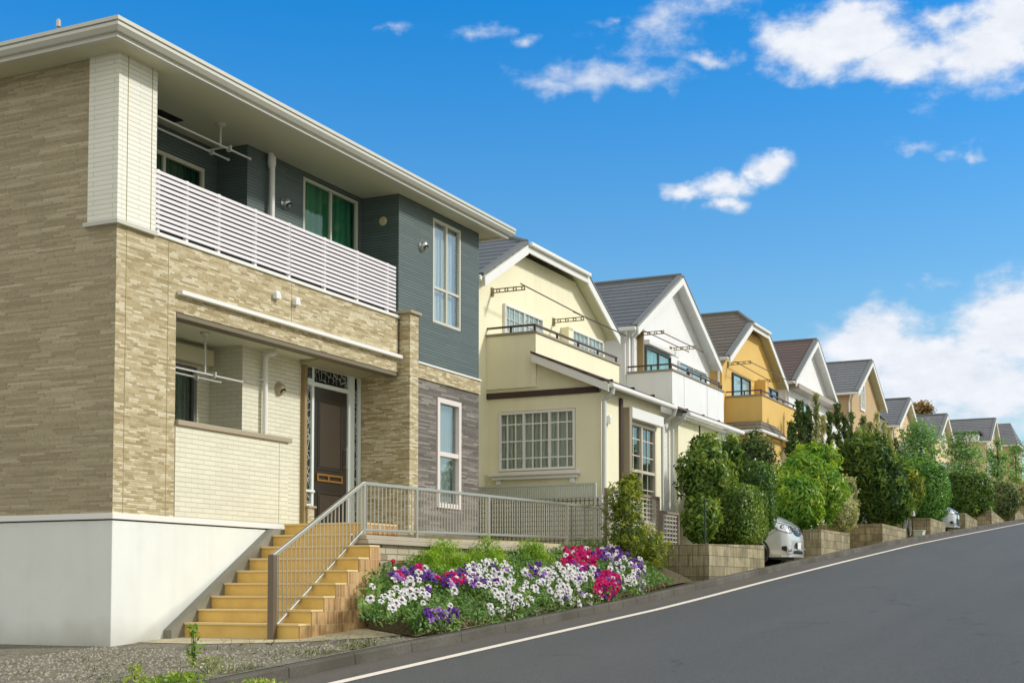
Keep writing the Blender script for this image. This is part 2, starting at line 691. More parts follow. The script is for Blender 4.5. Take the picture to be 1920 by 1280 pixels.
def vent_hood(parent, p, r=.075, name='vent_hood', mat=None, dark=None):
    """round wall vent: flange and a hood open at the bottom, facing -y"""
    m = MB()
    m.lathe(p, (0, -1, 0), [(0, 0), (r * 1.25, 0), (r * 1.25, .012), (r, .02), (r * .98, .05), (r * .8, .085), (r * .45, .105), (0, .11)], 16)
    o = m.build(name, mat or MATS['white_metal'], parent, smooth=True)
    k = MB()
    q = Vector(p) + Vector((-.01, -.085, -r * .42))
    k.lathe(q, (0, -.8, -.75), [(0, .012), (r * .55, .012), (r * .6, 0), (0, -.01)], 12)
    k.build('vent_opening', dark or MATS['dark_gap'], o)
    return o


# ------------------------------------------------------------------ foliage helpers
def mesh_np(name, V, Fq, mats, parent, tone=None, mat_index=None):
    o0 = np.array(ORI[parent.name]) if parent is not None else np.zeros(3)
    V = V - o0
    me = bpy.data.meshes.new(name)
    n = len(Fq)
    k = Fq.shape[1]
    me.vertices.add(len(V))
    me.vertices.foreach_set('co', V.astype(np.float32).ravel())
    me.loops.add(n * k)
    me.loops.foreach_set('vertex_index', Fq.astype(np.int32).ravel())
    me.polygons.add(n)
    me.polygons.foreach_set('loop_start', np.arange(0, n * k, k, dtype=np.int32))
    me.update(calc_edges=True)
    if mat_index is not None:
        me.polygons.foreach_set('material_index', mat_index.astype(np.int32))
    if tone is not None:
        a = me.attributes.new('tone', 'FLOAT', 'FACE')
        a.data.foreach_set('value', tone.astype(np.float32))
    me.validate()
    return finish_mesh(name, me, mats, parent)


def unit(a):
    return a / np.maximum(np.linalg.norm(a, axis=1, keepdims=True), 1e-9)


def leaf_geo(P, Nn, size, rng, aspect=.42, droop=.35, up=0., var=.35, fold=.25):
    """folded leaf quads at points P facing Nn"""
    n = len(P)
    Nn = unit(Nn + rng.normal(0, .45, (n, 3)))
    T = unit(np.cross(Nn, rng.normal(0, 1, (n, 3))))
    T[:, 2] += up - droop
    T = unit(T + Nn * .35)
    S = unit(np.cross(Nn, T))
    Nn = np.cross(T, S)
    L = size * (1 - var + 2 * var * rng.random((n, 1)))
    W = L * aspect
    a = P - T * L * .5
    c = P + T * L * .5 - Nn * L * .08
    b = P + S * W * .5 + Nn * W * fold - T * L * .04
    d = P - S * W * .5 + Nn * W * fold - T * L * .04
    V = np.empty((n * 4, 3))
    V[0::4], V[1::4], V[2::4], V[3::4] = a, b, c, d
    Fq = np.arange(n * 4).reshape(n, 4)
    return V, Fq


def lumps(D, rng, k=5, f=3.0):
    w = rng.normal(0, f, (k, 3))
    ph = rng.random(k) * 6.28
    return np.sin(D @ w.T + ph).mean(1)


def blob_points(N, c, rad, rng, p=2.0, lump=.14, depth=.35, zmin=None, freq=3.0):
    """leaf positions through the outer layer of a lumpy superellipsoid"""
    D = unit(rng.normal(0, 1, (N, 3)))
    r0 = (np.abs(D) ** p).sum(1) ** (-1 / p)
    lf = 1 + lump * 1.6 * lumps(D, rng, 6, freq) + lump * .8 * lumps(D, rng, 6, freq * 2.6)
    r = r0 * lf * (1 - depth * rng.random(N) ** 1.6)
    P = np.array(c) + D * r[:, None] * np.array(rad)
    Nn = unit(D * (np.abs(D) ** (p - 2)) / np.array(rad))
    if zmin is not None:
        k = P[:, 2] > zmin
        P, Nn = P[k], Nn[k]
    return P, Nn


def tone_of(P, rng, fine=.5, scale=2.2):
    t = .5 + .38 * lumps(P, rng, 5, scale) + .2 * lumps(P, rng, 5, scale * 3)
    return np.clip(t + fine * (rng.random(len(P)) - .5), 0, 1)


def core_geo(c, rad, p=2.0, nu=14, nv=9, zmin=None):
    V = []
    for j in range(nv + 1):
        th = math.pi * j / nv
        for i in range(nu):
            ph = 2 * math.pi * i / nu
            d = np.array([math.sin(th) * math.cos(ph), math.sin(th) * math.sin(ph), math.cos(th)])
            r = (np.abs(d) ** p).sum() ** (-1 / p)
            q = np.array(c) + d * r * np.array(rad)
            if zmin is not None:
                q[2] = max(q[2], zmin)
            V.append(q)
    F = [(j * nu + i, j * nu + (i + 1) % nu, (j + 1) * nu + (i + 1) % nu, (j + 1) * nu + i) for j in range(nv) for i in range(nu)]
    return np.array(V), np.array(F)


def bush(name, label, cat, blobs, mat, N, size, seed, base=None, p=2.0, group=None, aspect=.42, lump=.14, droop=.35, core=.78, depth=.35, stems=4,
         zmin=None, up=0., part='foliage', fine=.5, shoots=22):
    """blobs: list of (centre, radii); one foliage mesh and a stems mesh under an empty"""
    rng = np.random.default_rng(seed)
    c0 = Vector(blobs[0][0])
    b = Vector(base) if base is not None else Vector((c0.x, c0.y, c0.z - blobs[0][1][2]))
    e = thing(name, label, cat, b, group)
    Vs, Fs, Ts, off = [], [], [], 0
    tot = sum(q[1][0] * q[1][2] + q[1][1] * q[1][2] for q in blobs)
    for c, rad in blobs:
        n = int(N * (rad[0] * rad[2] + rad[1] * rad[2]) / tot)
        P, Nn = blob_points(n, c, rad, rng, p, lump, depth, zmin)
        V, F = leaf_geo(P, Nn, size, rng, aspect, droop, up)
        Vs.append(V); Fs.append(F + off); off += len(V)
        Ts.append(tone_of(P, rng, fine))
        for q_ in range(shoots if len(blobs) > 1 or p < 2.5 else shoots // 2):
            D = unit(rng.normal(0, 1, (1, 3)) + np.array([[0, -.3, .55]]))[0]
            r0 = (np.abs(D) ** p).sum() ** (-1 / p)
            k_ = 14
            h_ = np.linspace(.9, 1.0 + .22 * rng.random(), k_)[:, None]
            PP = np.array(c) + D * r0 * h_ * np.array(rad) + rng.normal(0, size * .35, (k_, 3)) + np.array([0, 0, 1]) * (h_ - .9) * rad[2] * .3
            if zmin is None or PP[:, 2].min() > zmin:
                V, F = leaf_geo(PP, np.tile(D, (k_, 1)) + rng.normal(0, .5, (k_, 3)), size, rng, aspect, droop * .5, up)
                Vs.append(V); Fs.append(F + off); off += len(V)
                Ts.append(np.clip(.6 + .4 * rng.random(k_), 0, 1))
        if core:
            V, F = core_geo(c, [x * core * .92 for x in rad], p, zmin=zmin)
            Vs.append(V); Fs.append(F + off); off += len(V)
            Ts.append(np.full(len(F), .12))  # opaque inner shell, its dark tone stands for shade within the foliage
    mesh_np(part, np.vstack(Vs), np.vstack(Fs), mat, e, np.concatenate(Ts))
    if stems:
        m = MB()
        for i in range(stems):
            a = 6.28 * i / stems
            c, rad = blobs[i % len(blobs)]
            m.tube((b.x + .05 * math.cos(a), b.y + .05 * math.sin(a), b.z - .03),
                   (c[0] + rad[0] * .4 * math.cos(a), c[1] + rad[1] * .4 * math.sin(a), c[2] + rad[2] * .2), .022, 6, .008)
        m.build('stem', MATS['bark'], e)
    return e


def px(u, v, t, k=1.0):
    """metres per photo pixel at the point (u, v, t)"""
    p = at(u, v, t)
    f = Vector((math.cos(YAW) * math.cos(PITCH), math.sin(YAW) * math.cos(PITCH), math.sin(PITCH)))
    return (p - Vector((0, 0, EYE))).dot(f) / FPX


def pblob(u0, u1, v0, v1, t, ry=None):
    """ellipsoid whose outline fills a photo box, standing at street offset t"""
    p = at((u0 + u1) / 2, (v0 + v1) / 2, t)
    k = px((u0 + u1) / 2, (v0 + v1) / 2, t)
    r = (u1 - u0) / 2 * k
    return ((p.x, p.y, p.z), (r, ry or r, (v1 - v0) / 2 * k))


# ------------------------------------------------------------------ shared materials
white_paint = plain('white_metal', (236, 236, 232), .4)
plain('dark_gap', (16, 17, 18), .8)
bark = M('bark', lambda k: k.finish(k.ramp(k.noise(22, 5), [(.3, lin((58, 46, 34))), (.7, lin((104, 88, 68)))]), .9, k.noise(40, 4), .01))
stone_m = stone('stone_cladding', [(.08, lin((168, 152, 116))), (.3, lin((190, 175, 138))), (.55, lin((202, 188, 152))), (.70, lin((212, 199, 165))), (.84, lin((228, 219, 190)))], .17, .028, lin((148, 134, 94)), .35, .014)
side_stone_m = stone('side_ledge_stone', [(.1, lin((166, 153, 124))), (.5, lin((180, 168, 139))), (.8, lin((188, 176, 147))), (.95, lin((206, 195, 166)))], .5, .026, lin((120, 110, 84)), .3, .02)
slate_m = tile('slate_siding', (95, 110, 108), (50, 62, 64), .62, .047, .006, .2, .55, .5, jitter=True, vary=.5, bump=.008)
slate_low = stone('grey_ledge_stone', [(0, lin((96, 93, 88))), (.35, lin((118, 113, 107))), (.65, lin((134, 129, 122))), (.95, lin((166, 159, 150)))], .5, .032, lin((76, 73, 70)), .6)
cream_tile = tile('cream_brick_tile', (226, 223, 202), (180, 174, 146), .24, .062, .03, .13, .62, .22, .55)
col_tile = tile('white_column_tile', (236, 236, 224), (186, 182, 158), .6, .058, .012, .14, .6, .12, .6)
conc_white = stucco('white_foundation', (232, 236, 232), True)
soffit_m = plain('soffit_board', (208, 208, 182), .7, wear=.08)
ceil_m = plain('porch_ceiling', (214, 218, 196), .75, wear=.1)
cream_st = stucco('cream_stucco', (242, 238, 208))
white_st = stucco('white_stucco', (236, 238, 240))
yellow_st = stucco('yellow_stucco', (226, 190, 112))
tan_st = stucco('tan_stucco', (192, 166, 128))
peach_st = stucco('peach_stucco', (214, 190, 154))
grey_roof = shingle('grey_shingle', (98, 104, 108))
brown_roof = shingle('brown_shingle', (104, 94, 78))
dark_brown_roof = shingle('dark_brown_shingle', (98, 78, 70))
light_grey_roof = shingle('light_grey_shingle', (116, 118, 122))
trim_grey = plain('grey_trim', (112, 116, 116), .55)
brown_rail = plain('bronze_rail', (88, 62, 52), .4, metal=.3)
bronze = plain('bronze_bracket', (150, 128, 84), .4, metal=.5)
wood_brown = plain('dark_brown_timber', (70, 54, 46), .6)
steel = plain('brushed_steel', (196, 194, 184), .32, metal=.75)
steel_dark = plain('weathered_steel_post', (122, 110, 96), .45, metal=.5)
glass = glassy('window_glass', (240, 246, 244), refl=.07)
glass_pale = glassy('pale_window_glass', (240, 246, 246), refl=.16)
glass_teal = glassy('green_window_glass', (196, 228, 216), refl=.05)
net_curtain = curtain_mat('net_curtain', (240, 242, 240), .09, .4)
pale_curtain = curtain_mat('pale_blind', (226, 230, 232), .03, .22)
teal_curtain = curtain_mat('green_curtain', (176, 214, 196), .16, .5)
dark_curtain = curtain_mat('grey_green_curtain', (120, 140, 130), .07, .75)
room_dark = plain('dark_room', (34, 40, 42), .9)  # dark sheet behind panes stands in for unlit room depth


def blockwork(k):
    r, j, _ = k.cells(.4, .2, .02, .045, vary=0., jitter=False)
    n = k.noise(9, 5, rough=.65)
    mp = k.n('ShaderNodeMapping')
    mp.inputs['Scale'].default_value = (26, 26, 1.2)
    k.l(k.pos(), mp.inputs[0])
    rib = k.noise(1.0, 3, mp.outputs[0])
    c = k.ramp(k.math('ADD', k.math('MULTIPLY', n, .6), k.math('MULTIPLY', r, .4)), [(.15, lin((104, 98, 74))), (.5, lin((148, 138, 108))), (.85, lin((184, 174, 142)))])
    c = k.mix(k.maprange(rib, .48, .68, 0, .6), c, lin((84, 78, 56)))
    moss = k.noise(2.1, 5)
    c = k.mix(k.maprange(moss, .52, .75, 0, .6), c, lin((66, 68, 44)))
    c = k.mix(k.math('MULTIPLY', j, .7), c, lin((56, 52, 40)))
    return k.finish(c, .92, k.math('SUBTRACT', k.math('MULTIPLY', rib, .5), j), .012)


block_m = M('concrete_block', blockwork)
# ------------------------------------------------------------------ the setting: ground, road, kerb


def srange(a, b, step):
    n = max(1, int(math.ceil((b - a) / step)))
    return [a + (b - a) * i / n for i in range(n + 1)]


def strip(name, s_list, cols, mat, kind='structure'):
    """sheet over the street: cols = list of functions or numbers t, with heights zf(s)"""
    m = MB()
    for s0, s1 in zip(s_list, s_list[1:]):
        for (t0, z0), (t1, z1) in zip(cols, cols[1:]):
            m.quad((s0, t0, z0(s0)), (s1, t0, z0(s1)), (s1, t1, z1(s1)), (s0, t1, z1(s0)))
    return tag(m.build(name, mat, None, recalc=False), kind=kind)


def asphalt(k):
    n1 = k.noise(34, 6, rough=.85)
    n2 = k.noise(1.4, 5, rough=.6)
    n3 = k.noise(420, 2)
    mp = k.n('ShaderNodeMapping')
    mp.inputs['Scale'].default_value = (.12, 1.3, 1)
    k.l(k.pos(), mp.inputs[0])
    lane = k.noise(1.0, 4, mp.outputs[0])
    y = k.xyz()[1]
    edge = k.math('MULTIPLY_ADD', n2, .9, y)
    patch = k.maprange(edge, 3.6, 3.9)
    c = k.mix(patch, lin((54, 56, 55)), lin((65, 67, 66)))
    c = k.mix(k.maprange(lane, .35, .7, 0, .5), c, lin((82, 84, 83)))
    c = k.mix(k.maprange(n2, .4, .7, 0, .3), c, lin((60, 62, 61)))
    c = k.mix(k.maprange(n1, .42, .68, 0, .8), c, lin((112, 114, 114)))
    ck = k.n('ShaderNodeTexVoronoi', feature='DISTANCE_TO_EDGE')
    ck.inputs['Scale'].default_value = .22
    cw = k.n('ShaderNodeMapping')
    cw.inputs['Scale'].default_value = (.55, 1.5, 1)
    wv = k.n('ShaderNodeVectorMath', operation='MULTIPLY_ADD')
    nz_ = k.n('ShaderNodeTexNoise')
    nz_.inputs['Scale'].default_value = 1.6
    nz_.inputs['Detail'].default_value = 6
    k.l(k.pos(), nz_.inputs['Vector'])
    k.l(nz_.outputs['Color'], wv.inputs[0])
    wv.inputs[1].default_value = (1.6, 1.6, 0)
    k.l(k.pos(), wv.inputs[2])
    k.l(wv.outputs[0], cw.inputs[0])
    k.l(cw.outputs[0], ck.inputs['Vector'])
    crack = k.math('MULTIPLY', k.maprange(ck.outputs[0], .004, .012, 1, 0), k.maprange(n2, .5, .6, 0, .7))
    c = k.mix(crack, c, lin((44, 46, 46)))
    c = k.mix(k.maprange(n3, .5, .72, 0, .7), c, lin((30, 32, 34)))
    n4 = k.noise(75, 4, rough=.8)
    c = k.mix(k.maprange(n4, .56, .66, 0, .75), c, lin((150, 150, 148)))
    gut = k.maprange(k.math('MULTIPLY_ADD', n2, .3, y), 7.3, 7.75)
    c = k.mix(k.math('MULTIPLY', gut, .5), c, lin((110, 98, 84)))
    rg = k.maprange(n1, .3, .7, .55, .8)
    return k.finish(c, rg, k.math('ADD', n1, k.math('MULTIPLY', n3, .6)), .006)


def gravel(k):
    v = k.n('ShaderNodeTexVoronoi')
    v.inputs['Scale'].default_value = 60
    k.l(k.pos(), v.inputs['Vector'])
    n = k.noise(3, 5)
    r = k.n('ShaderNodeSeparateColor')
    k.l(v.outputs['Color'], r.inputs[0])
    c = k.ramp(r.outputs[0], [(0, lin((112, 106, 92))), (.5, lin((146, 140, 124))), (1, lin((186, 182, 168)))])
    c = k.mix(k.maprange(v.outputs['Distance'], .25, .7, 0, .5), c, lin((84, 78, 64)))
    c = k.mix(k.maprange(n, .45, .7, 0, .55), c, lin((92, 90, 66)))
    return k.finish(c, .95, k.math('SUBTRACT', 1.0, v.outputs['Distance']), .02)


def soil(k):
    n = k.noise(18, 5, rough=.7)
    return k.finish(k.ramp(n, [(.3, lin((52, 44, 30))), (.7, lin((108, 96, 66)))]), .95, n, .03)


def pale_conc(k):
    n = k.noise(2.2, 6, rough=.6)
    f = k.noise(90, 3)
    c = k.ramp(n, [(.3, lin((178, 168, 138))), (.7, lin((214, 204, 172)))])
    c = k.mix(k.maprange(f, .4, .7, 0, .35), c, lin((120, 110, 88)))
    return k.finish(c, .9, f, .004)


def grassy(k):
    n = k.noise(2.5, 6, rough=.7)
    f = k.noise(60, 3)
    c = k.ramp(n, [(.3, lin((86, 82, 56))), (.55, lin((92, 104, 56))), (.75, lin((128, 120, 88)))])
    return k.finish(k.mix(k.maprange(f, .4, .7, 0, .5), c, lin((52, 60, 32))), .95, f, .03)


asphalt_m, gravel_m, soil_m = M('asphalt', asphalt), M('gravel', gravel), M('soil', soil)
conc_m, grass_m = M('pale_concrete', pale_conc), M('rough_grass_ground', grassy)
SL = srange(-60, 20, 2.5) + srange(20, 160, 2)[1:] + [230, 400, 600]
low = lambda s: road_z(s) - .3
strip('ground', SL, [(-300, low), (-3.2, low), (7.7, low), (8.5, low), (400, low)], grass_m)
strip('road', SL, [(-3.0, road_z), (2, road_z), (7.9, road_z)], asphalt_m)
strip('far_pavement', SL, [(-12, lambda s: road_z(s) + .1), (-3.0, lambda s: road_z(s) + .1), (-2.98, lambda s: road_z(s) - .1)], conc_m)
strip('road_line', SL, [(7.13, lambda s: road_z(s) + .005), (7.265, lambda s: road_z(s) + .005)],
      M('line_paint', lambda k: k.finish(k.mix(k.maprange(k.noise(45, 5, rough=.7), .5, .72, 0, .7), lin((238, 228, 214)), lin((140, 132, 122))), .7)))
strip('gravel_ground', srange(-60, 14.2, 2.5), [(8.0, lot_z), (10, lot_z), (30, lot_z)], gravel_m)
strip('verge', srange(14.2, 27, 1), [(8.0, lot_z), (12, lot_z)], soil_m)
strip('driveway', srange(27, 160, 1.5), [(8.0, lot_z), (10.3, lot_z), (30, lambda s: lot_z(s) + .2)], conc_m)
m = MB()
for a, b in (((12.75, 13.9), (15.7, 13.9)),):
    pts = [(12.9, 11.26), (12.9, 10.2), (13.3, 9.2), (14.0, 8.5), (15.2, 8.03), (16.6, 8.03), (16.3, 8.9), (15.9, 9.4), (15.9, 11.26)]
    m.add([(s, t, lot_z(s) + .006) for s, t in pts], [tuple(range(len(pts)))])
tag(m.build('path', conc_m, None, recalc=False), kind='structure')
# kerb stones
kerb_m = M('kerb_concrete', lambda k: k.finish(k.mix(k.maprange(k.noise(1.1, 5), .35, .7), lin((74, 70, 60)), k.ramp(k.noise(30, 4), [(.3, lin((84, 82, 76))), (.7, lin((116, 112, 104)))])), .9, k.noise(70, 3), .004))
m = MB()
s = 4.0
while s < 150:
    ln = .6 if s > 18 else 1.2
    a, b = s + .006, s + ln - .006
    m.add([(x, t, road_z(x) + z) for x in (a, b) for (t, z) in ((7.86, -.05), (7.87, .10), (7.885, .115), (8.03, .115), (8.03, -.05))],
          [(0, 1, 6, 5), (1, 2, 7, 6), (2, 3, 8, 7), (3, 4, 9, 8), (0, 4, 3, 2, 1), (5, 6, 7, 8, 9)])
    s += ln
tag(m.build('kerb', kerb_m, None), kind='structure')

# ------------------------------------------------------------------ the big stone-clad house at left
S0, S1, T0 = 12.43, 21.8, 11.25
ZF, ZT = 2.47, 7.97
h1 = thing('stone_clad_house', 'large two-storey house with beige stone cladding, dark slate wall and slatted white balcony', 'house', (S0, T0, .9))
m = MB()
m.box(S0, S1, T0, 19, .4, 2.385)
m.build('foundation', conc_white, h1, bevel=.01)
m = MB()
m.box(S0 - .03, 16.05, T0 - .03, 19, 2.40, ZF)
m.build('base_trim', white_paint, h1, bevel=.006)
# stone walls
m = MB()
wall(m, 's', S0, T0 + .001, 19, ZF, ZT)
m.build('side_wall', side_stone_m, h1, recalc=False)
m = MB()
wall(m, 't', T0, S0, 18.997, ZF, 5.92, [(13.52, 19.06, ZF, 5.05)], .2)
m.build('stone_wall', stone_m, h1, recalc=False)
m = MB()
m.box(S0 + .004, S0 + .24, T0 + .3, 19, ZF, ZT - .01)
m.box(S1 - .2, S1, T0 + .01, 19, .4, ZT)
m.box(S0 + .01, S1, 18.8, 19, .4, ZT)
m.build('rear_wall', stone_m, h1)
# white tile column
m = MB()
m.box(S0 - .025, 13.09, T0 - .025, 11.69, 5.955, ZT)
m.build('corner_column', col_tile, h1, bevel=.004)
m = MB()
m.box(S0 - .06, 13.1, T0 - .06, 11.73, 5.90, 5.953)
m.build('column_base_trim', plain('pale_grey_trim', (198, 198, 188), .5), h1, bevel=.005)
m = MB()
for x in (S0 + .13, 12.99):
    m.box(x, x + .008, T0 - .03, T0 - .02, 5.96, ZT)
for x in (12.6, 13.36):
    m.box(x, x + .007, T0 - .005, T0 + .004, ZF, 5.9)
m.build('cladding_joint', plain('joint_sealant', (176, 160, 116), .7), h1)
m = MB()
m.box(16.0, 16.007, T0 - .005, T0 + .004, 5.33, 5.9)
m.build('cladding_joint', plain('joint_sealant', (176, 160, 116), .7), h1)
# low cream panel wall of the porch
m = MB()
m.box(13.525, 15.94, T0 - .012, T0 + .16, ZF + .002, 3.62)
m.build('porch_panel', cream_tile, h1, bevel=.004)
m = MB()
m.box(13.53, 15.985, T0 - .05, T0 + .2, 3.622, 3.69)
m.build('porch_coping', plain('taupe_coping', (166, 154, 130), .55), h1, bevel=.008)
m = MB()
m.box(15.72, 15.727, T0 - .015, T0 - .011, ZF + .01, 3.61)
m.build('panel_joint', MATS['joint_sealant'], h1)
# drip strip and porch ceiling
m = MB()
m.box(13.53, 18.99, T0 - .09, T0 - .001, 5.262, 5.32)
m.build('drip_strip', white_paint, h1, bevel=.008)
m = MB()
m.box(13.54, 18.98, T0 + .005, T0 + .2, 4.985, 5.04)
m.build('beam_soffit', plain('taupe_beam', (118, 110, 90), .7), h1)
m = MB()
m.box(S0 + .25, 19.0, T0 + .2, 13.4, 5.06, 5.12)
m.build('porch_ceiling', ceil_m, h1)
m = MB()
m.box(S0 + .25, 19.0, T0 + .17, 13.4, 2.3, ZF - .004)
m.build('porch_floor', conc_m, h1)
# recessed cream walls
m = MB()
wall(m, 't', 12.0, 15.88, 17.36, ZF, 5.06)
wall(m, 's', 15.88, 12.0, 12.6, ZF, 5.06)
wall(m, 't', 12.6, S0 + .25, 15.88, ZF, 5.06, [(14.45, 15.62, 2.95, 4.74)], .1)
m.build('porch_wall', cream_tile, h1, recalc=False)
window(h1, 't', 12.64, 14.46, 15.61, 2.96, 4.73, MATS['grey_trim'], glass, vdiv=(15.05,), behind=dark_curtain, name='porch_window')
m = MB()
m.box(14.3, 15.78, 12.42, 12.598, 4.76, 4.99)
m.build('shutter_box', plain('cream_shutter_box', (206, 200, 170), .5), h1, bevel=.015)
m = MB()
m.path([(16.33, 11.75, 5.0), (16.33, 11.9, 4.98), (16.33, 11.93, 4.9), (16.33, 11.93, 3.3), (16.33, 11.93, ZF)], .038, 10)
for z in (4.6, 3.6):
    m.box(16.27, 16.39, 11.92, 11.998, z, z + .03)
m.build('downpipe', white_paint, h1, smooth=False)
vent_hood(h1, (16.76, 12.0, 4.54), .085, mat=plain('taupe_vent', (176, 164, 138), .4))
# door set
dw = plain('door_frame_white', (222, 230, 228), .4)
m = MB()
m.box(17.34, 17.415, 11.93, 12.05, ZF, 5.06)
m.build('corner_post', plain('tan_corner_post', (150, 128, 88), .6), h1, bevel=.006)
m = MB()
for a, b in ((17.42, 17.45), (17.575, 17.635), (18.61, 18.79), (18.9, 18.985)):
    m.box(a, b, 11.955, 12.05, ZF if a > 17.5 else 2.82, 5.0)
m.box(17.452, 18.608, 11.945, 12.06, 4.70, 4.765)
m.box(17.45, 18.9, 11.95, 12.06, 4.985, 5.03)
m.box(17.38, 17.62, 11.92, 12.03, 3.05, 3.085)
m.box(17.38, 17.6, 11.93, 12.03, 4.755, 4.80)
m.box(17.451, 17.574, 11.96, 12.04, 2.84, 2.875)
df = m.build('door_frame', dw, h1, bevel=.005)


def leadlight(k):
    v = k.n('ShaderNodeTexVoronoi', feature='DISTANCE_TO_EDGE')
    v.inputs['Scale'].default_value = 9
    k.l(k.pos(), v.inputs['Vector'])
    c = k.mix(k.maprange(v.outputs[0], .025, .05), lin((176, 182, 178)), lin((34, 38, 38)))
    return k.finish(c, .12)


lead_m = M('leaded_glass', leadlight)
m = MB()
m.box(17.452, 17.573, 11.99, 12.0, 3.09, 4.75)
m.box(17.452, 17.573, 11.99, 12.0, 2.88, 3.045)
m.box(17.452, 18.9, 11.99, 12.0, 4.80, 4.982)
m.box(18.79, 18.9, 11.99, 12.0, 2.6, 4.98)
m.build('leaded_pane', lead_m, df)
m = MB()
m.box(17.575, 17.635, 11.965, 11.985, 4.80, 4.98)
m.build('transom_bar', dw, df)
door_m = plain('dark_brown_door', (38, 33, 29), .35, coat=.3)
m = MB()
m.box(17.64, 18.605, 11.985, 12.04, ZF, 4.695)
d = m.build('door', door_m, h1, bevel=.006)
for (z0, z1) in ((3.42, 4.52), (2.6, 3.08)):
    m = MB()
    a, b = 17.78, 18.46
    m.box(a, b, 11.972, 11.984, z0, z0 + .03)
    m.box(a, b, 11.972, 11.984, z1 - .03, z1)
    m.box(a, a + .03, 11.972, 11.984, z0 + .031, z1 - .031)
    m.box(b - .03, b, 11.972, 11.984, z0 + .031, z1 - .031)
    m.build('panel_moulding', plain('door_moulding', (46, 40, 35), .3, coat=.4), d, bevel=.006)
    m = MB()
    m.box(a + .05, b - .05, 11.978, 11.9845, z0 + .05, z1 - .05)
    m.build('door_panel', plain('door_panel_brown', (60, 52, 43), .3, coat=.4), d, bevel=.004)
m = MB()
brass = plain('brass', (176, 132, 70), .35, metal=.7)
for q in ((17.74, 18.46, 3.24, 3.27), (17.74, 18.46, 3.33, 3.36), (17.74, 17.78, 3.271, 3.329), (18.42, 18.46, 3.271, 3.329), (18.04, 18.08, 3.271, 3.329)):
    m.box(q[0], q[1], 11.962, 11.983, q[2], q[3])
m.build('letter_slot', brass, d)
m = MB()
m.box(18.5, 18.53, 11.93, 11.985, 3.5, 3.52)
m.box(18.5, 18.53, 11.93, 11.985, 3.78, 3.80)
m.box(18.5, 18.53, 11.91, 11.93, 3.48, 3.82)
m.build('door_handle', steel, d, bevel=.005)
m = MB()
m.box(17.4, 17.572, 11.9, 12.05, ZF, 2.80)
m.build('frame_pier', stone_m, h1)
m = MB()
m.box(17.385, 17.6, 11.87, 12.05, 2.802, 2.838)
m.build('pier_cap', MATS['taupe_coping'], h1, bevel=.008)
m = MB()
m.extrude([(17.3, 11.62, 5.058), (17.3, 12.0, 5.058), (17.3, 12.0, 4.99), (17.3, 11.9, 4.99), (17.3, 11.75, 5.02), (17.3, 11.62, 5.04)], (1.69, 0, 0))
m.build('door_canopy', plain('canopy_board', (176, 170, 142), .6), h1, bevel=.006)
# wing wall
m = MB()
m.box(19.0, 19.28, 11.05, 12.06, 1.7, 6.0)
m.build('wing_wall', stone_m, h1, bevel=.006)
m = MB()
m.box(18.96, 19.32, 11.01, 11.9, 6.002, 6.055)
m.build('wing_cap', MATS['taupe_coping'], h1, bevel=.008)
# slate walls
m = MB()
wall(m, 't', T0, 18.97, S1, 5.31, ZT, [(20.1, 21.12, 6.06, 7.87)], .1)
wall(m, 's', 18.97, T0, 11.95, 5.94, ZT)
wall(m, 't', 11.95, 15.88, 18.97, 5.94, ZT, [(17.28, 18.86, 5.99, 7.90)], .1)
wall(m, 's', 15.88, 11.95, 12.5, 5.94, ZT)
wall(m, 't', 12.5, S0 + .25, 15.88, 5.94, ZT, [(13.6, 15.62, 5.99, 7.62)], .1)
m.build('slate_wall', slate_m, h1, recalc=False)
m = MB()
wall(m, 't', T0, 19.28, S1, 1.6, 5.05, [(20.23, 21.1, 2.93, 4.82)], .1)
m.build('ledge_stone_wall', slate_low, h1, recalc=False)
m = MB()
m.box(19.285, S1 + .02, T0 - .03, T0 + .05, 5.05, 5.285)
m.build('stone_band', stone_m, h1, bevel=.004)
m = MB()
m.box(19.285, S1 + .03, T0 - .05, T0 + .05, 5.287, 5.318)
m.build('band_flashing', white_paint, h1, bevel=.004)
# windows of the slate part
frame_beige = plain('pale_window_frame', (206, 204, 190), .4)
window(h1, 't', T0 + .03, 20.11, 21.11, 6.07, 7.86, frame_beige, glass_pale, .05, vdiv=(20.61,), hdiv=(6.68,), behind=net_curtain, name='tall_window')
frame_pink = plain('white_sash_frame', (226, 218, 214), .45)
window(h1, 't', T0 + .03, 20.24, 21.09, 2.94, 4.81, frame_pink, glass_pale, .085, hdiv=(3.86,), behind=pale_curtain, name='sash_window', proud=.06)
window(h1, 't', 11.98, 17.29, 18.85, 6.0, 7.89, frame_beige, glass_teal, .05, vdiv=(18.07,), behind=teal_curtain, name='balcony_window')
window(h1, 't', 12.53, 13.61, 15.61, 6.0, 7.61, frame_beige, glass_teal, .06, vdiv=(14.75,), behind=dark_curtain, name='balcony_side_window')
vent_hood(h1, (16.8, 11.95, 7.34), .085, mat=plain('chrome_vent', (190, 196, 196), .25, metal=.7))
vent_hood(h1, (19.72, T0, 7.28), .085, mat=MATS['chrome_vent'])
m = MB()
m.lathe((18.97, 11.55, 7.55), (-1, 0, 0), [(0, .02), (.05, .02), (.07, .012), (.075, 0)], 16)
m.build('round_vent', plain('cream_vent', (204, 196, 150), .5), h1)
for x, z in ((15.6, 5.66), (16.07, 5.66)):
    m = MB()
    m.lathe((x, T0, z), (0, -1, 0), [(.06, 0), (.06, .05), (.045, .075), (0, .08)], 14)
    m.box(x - .058, x + .058, T0 - .075, T0 - .001, z - .06, z - .005)
    m.build('drain_cover', white_paint, h1, bevel=.006)
m = MB()
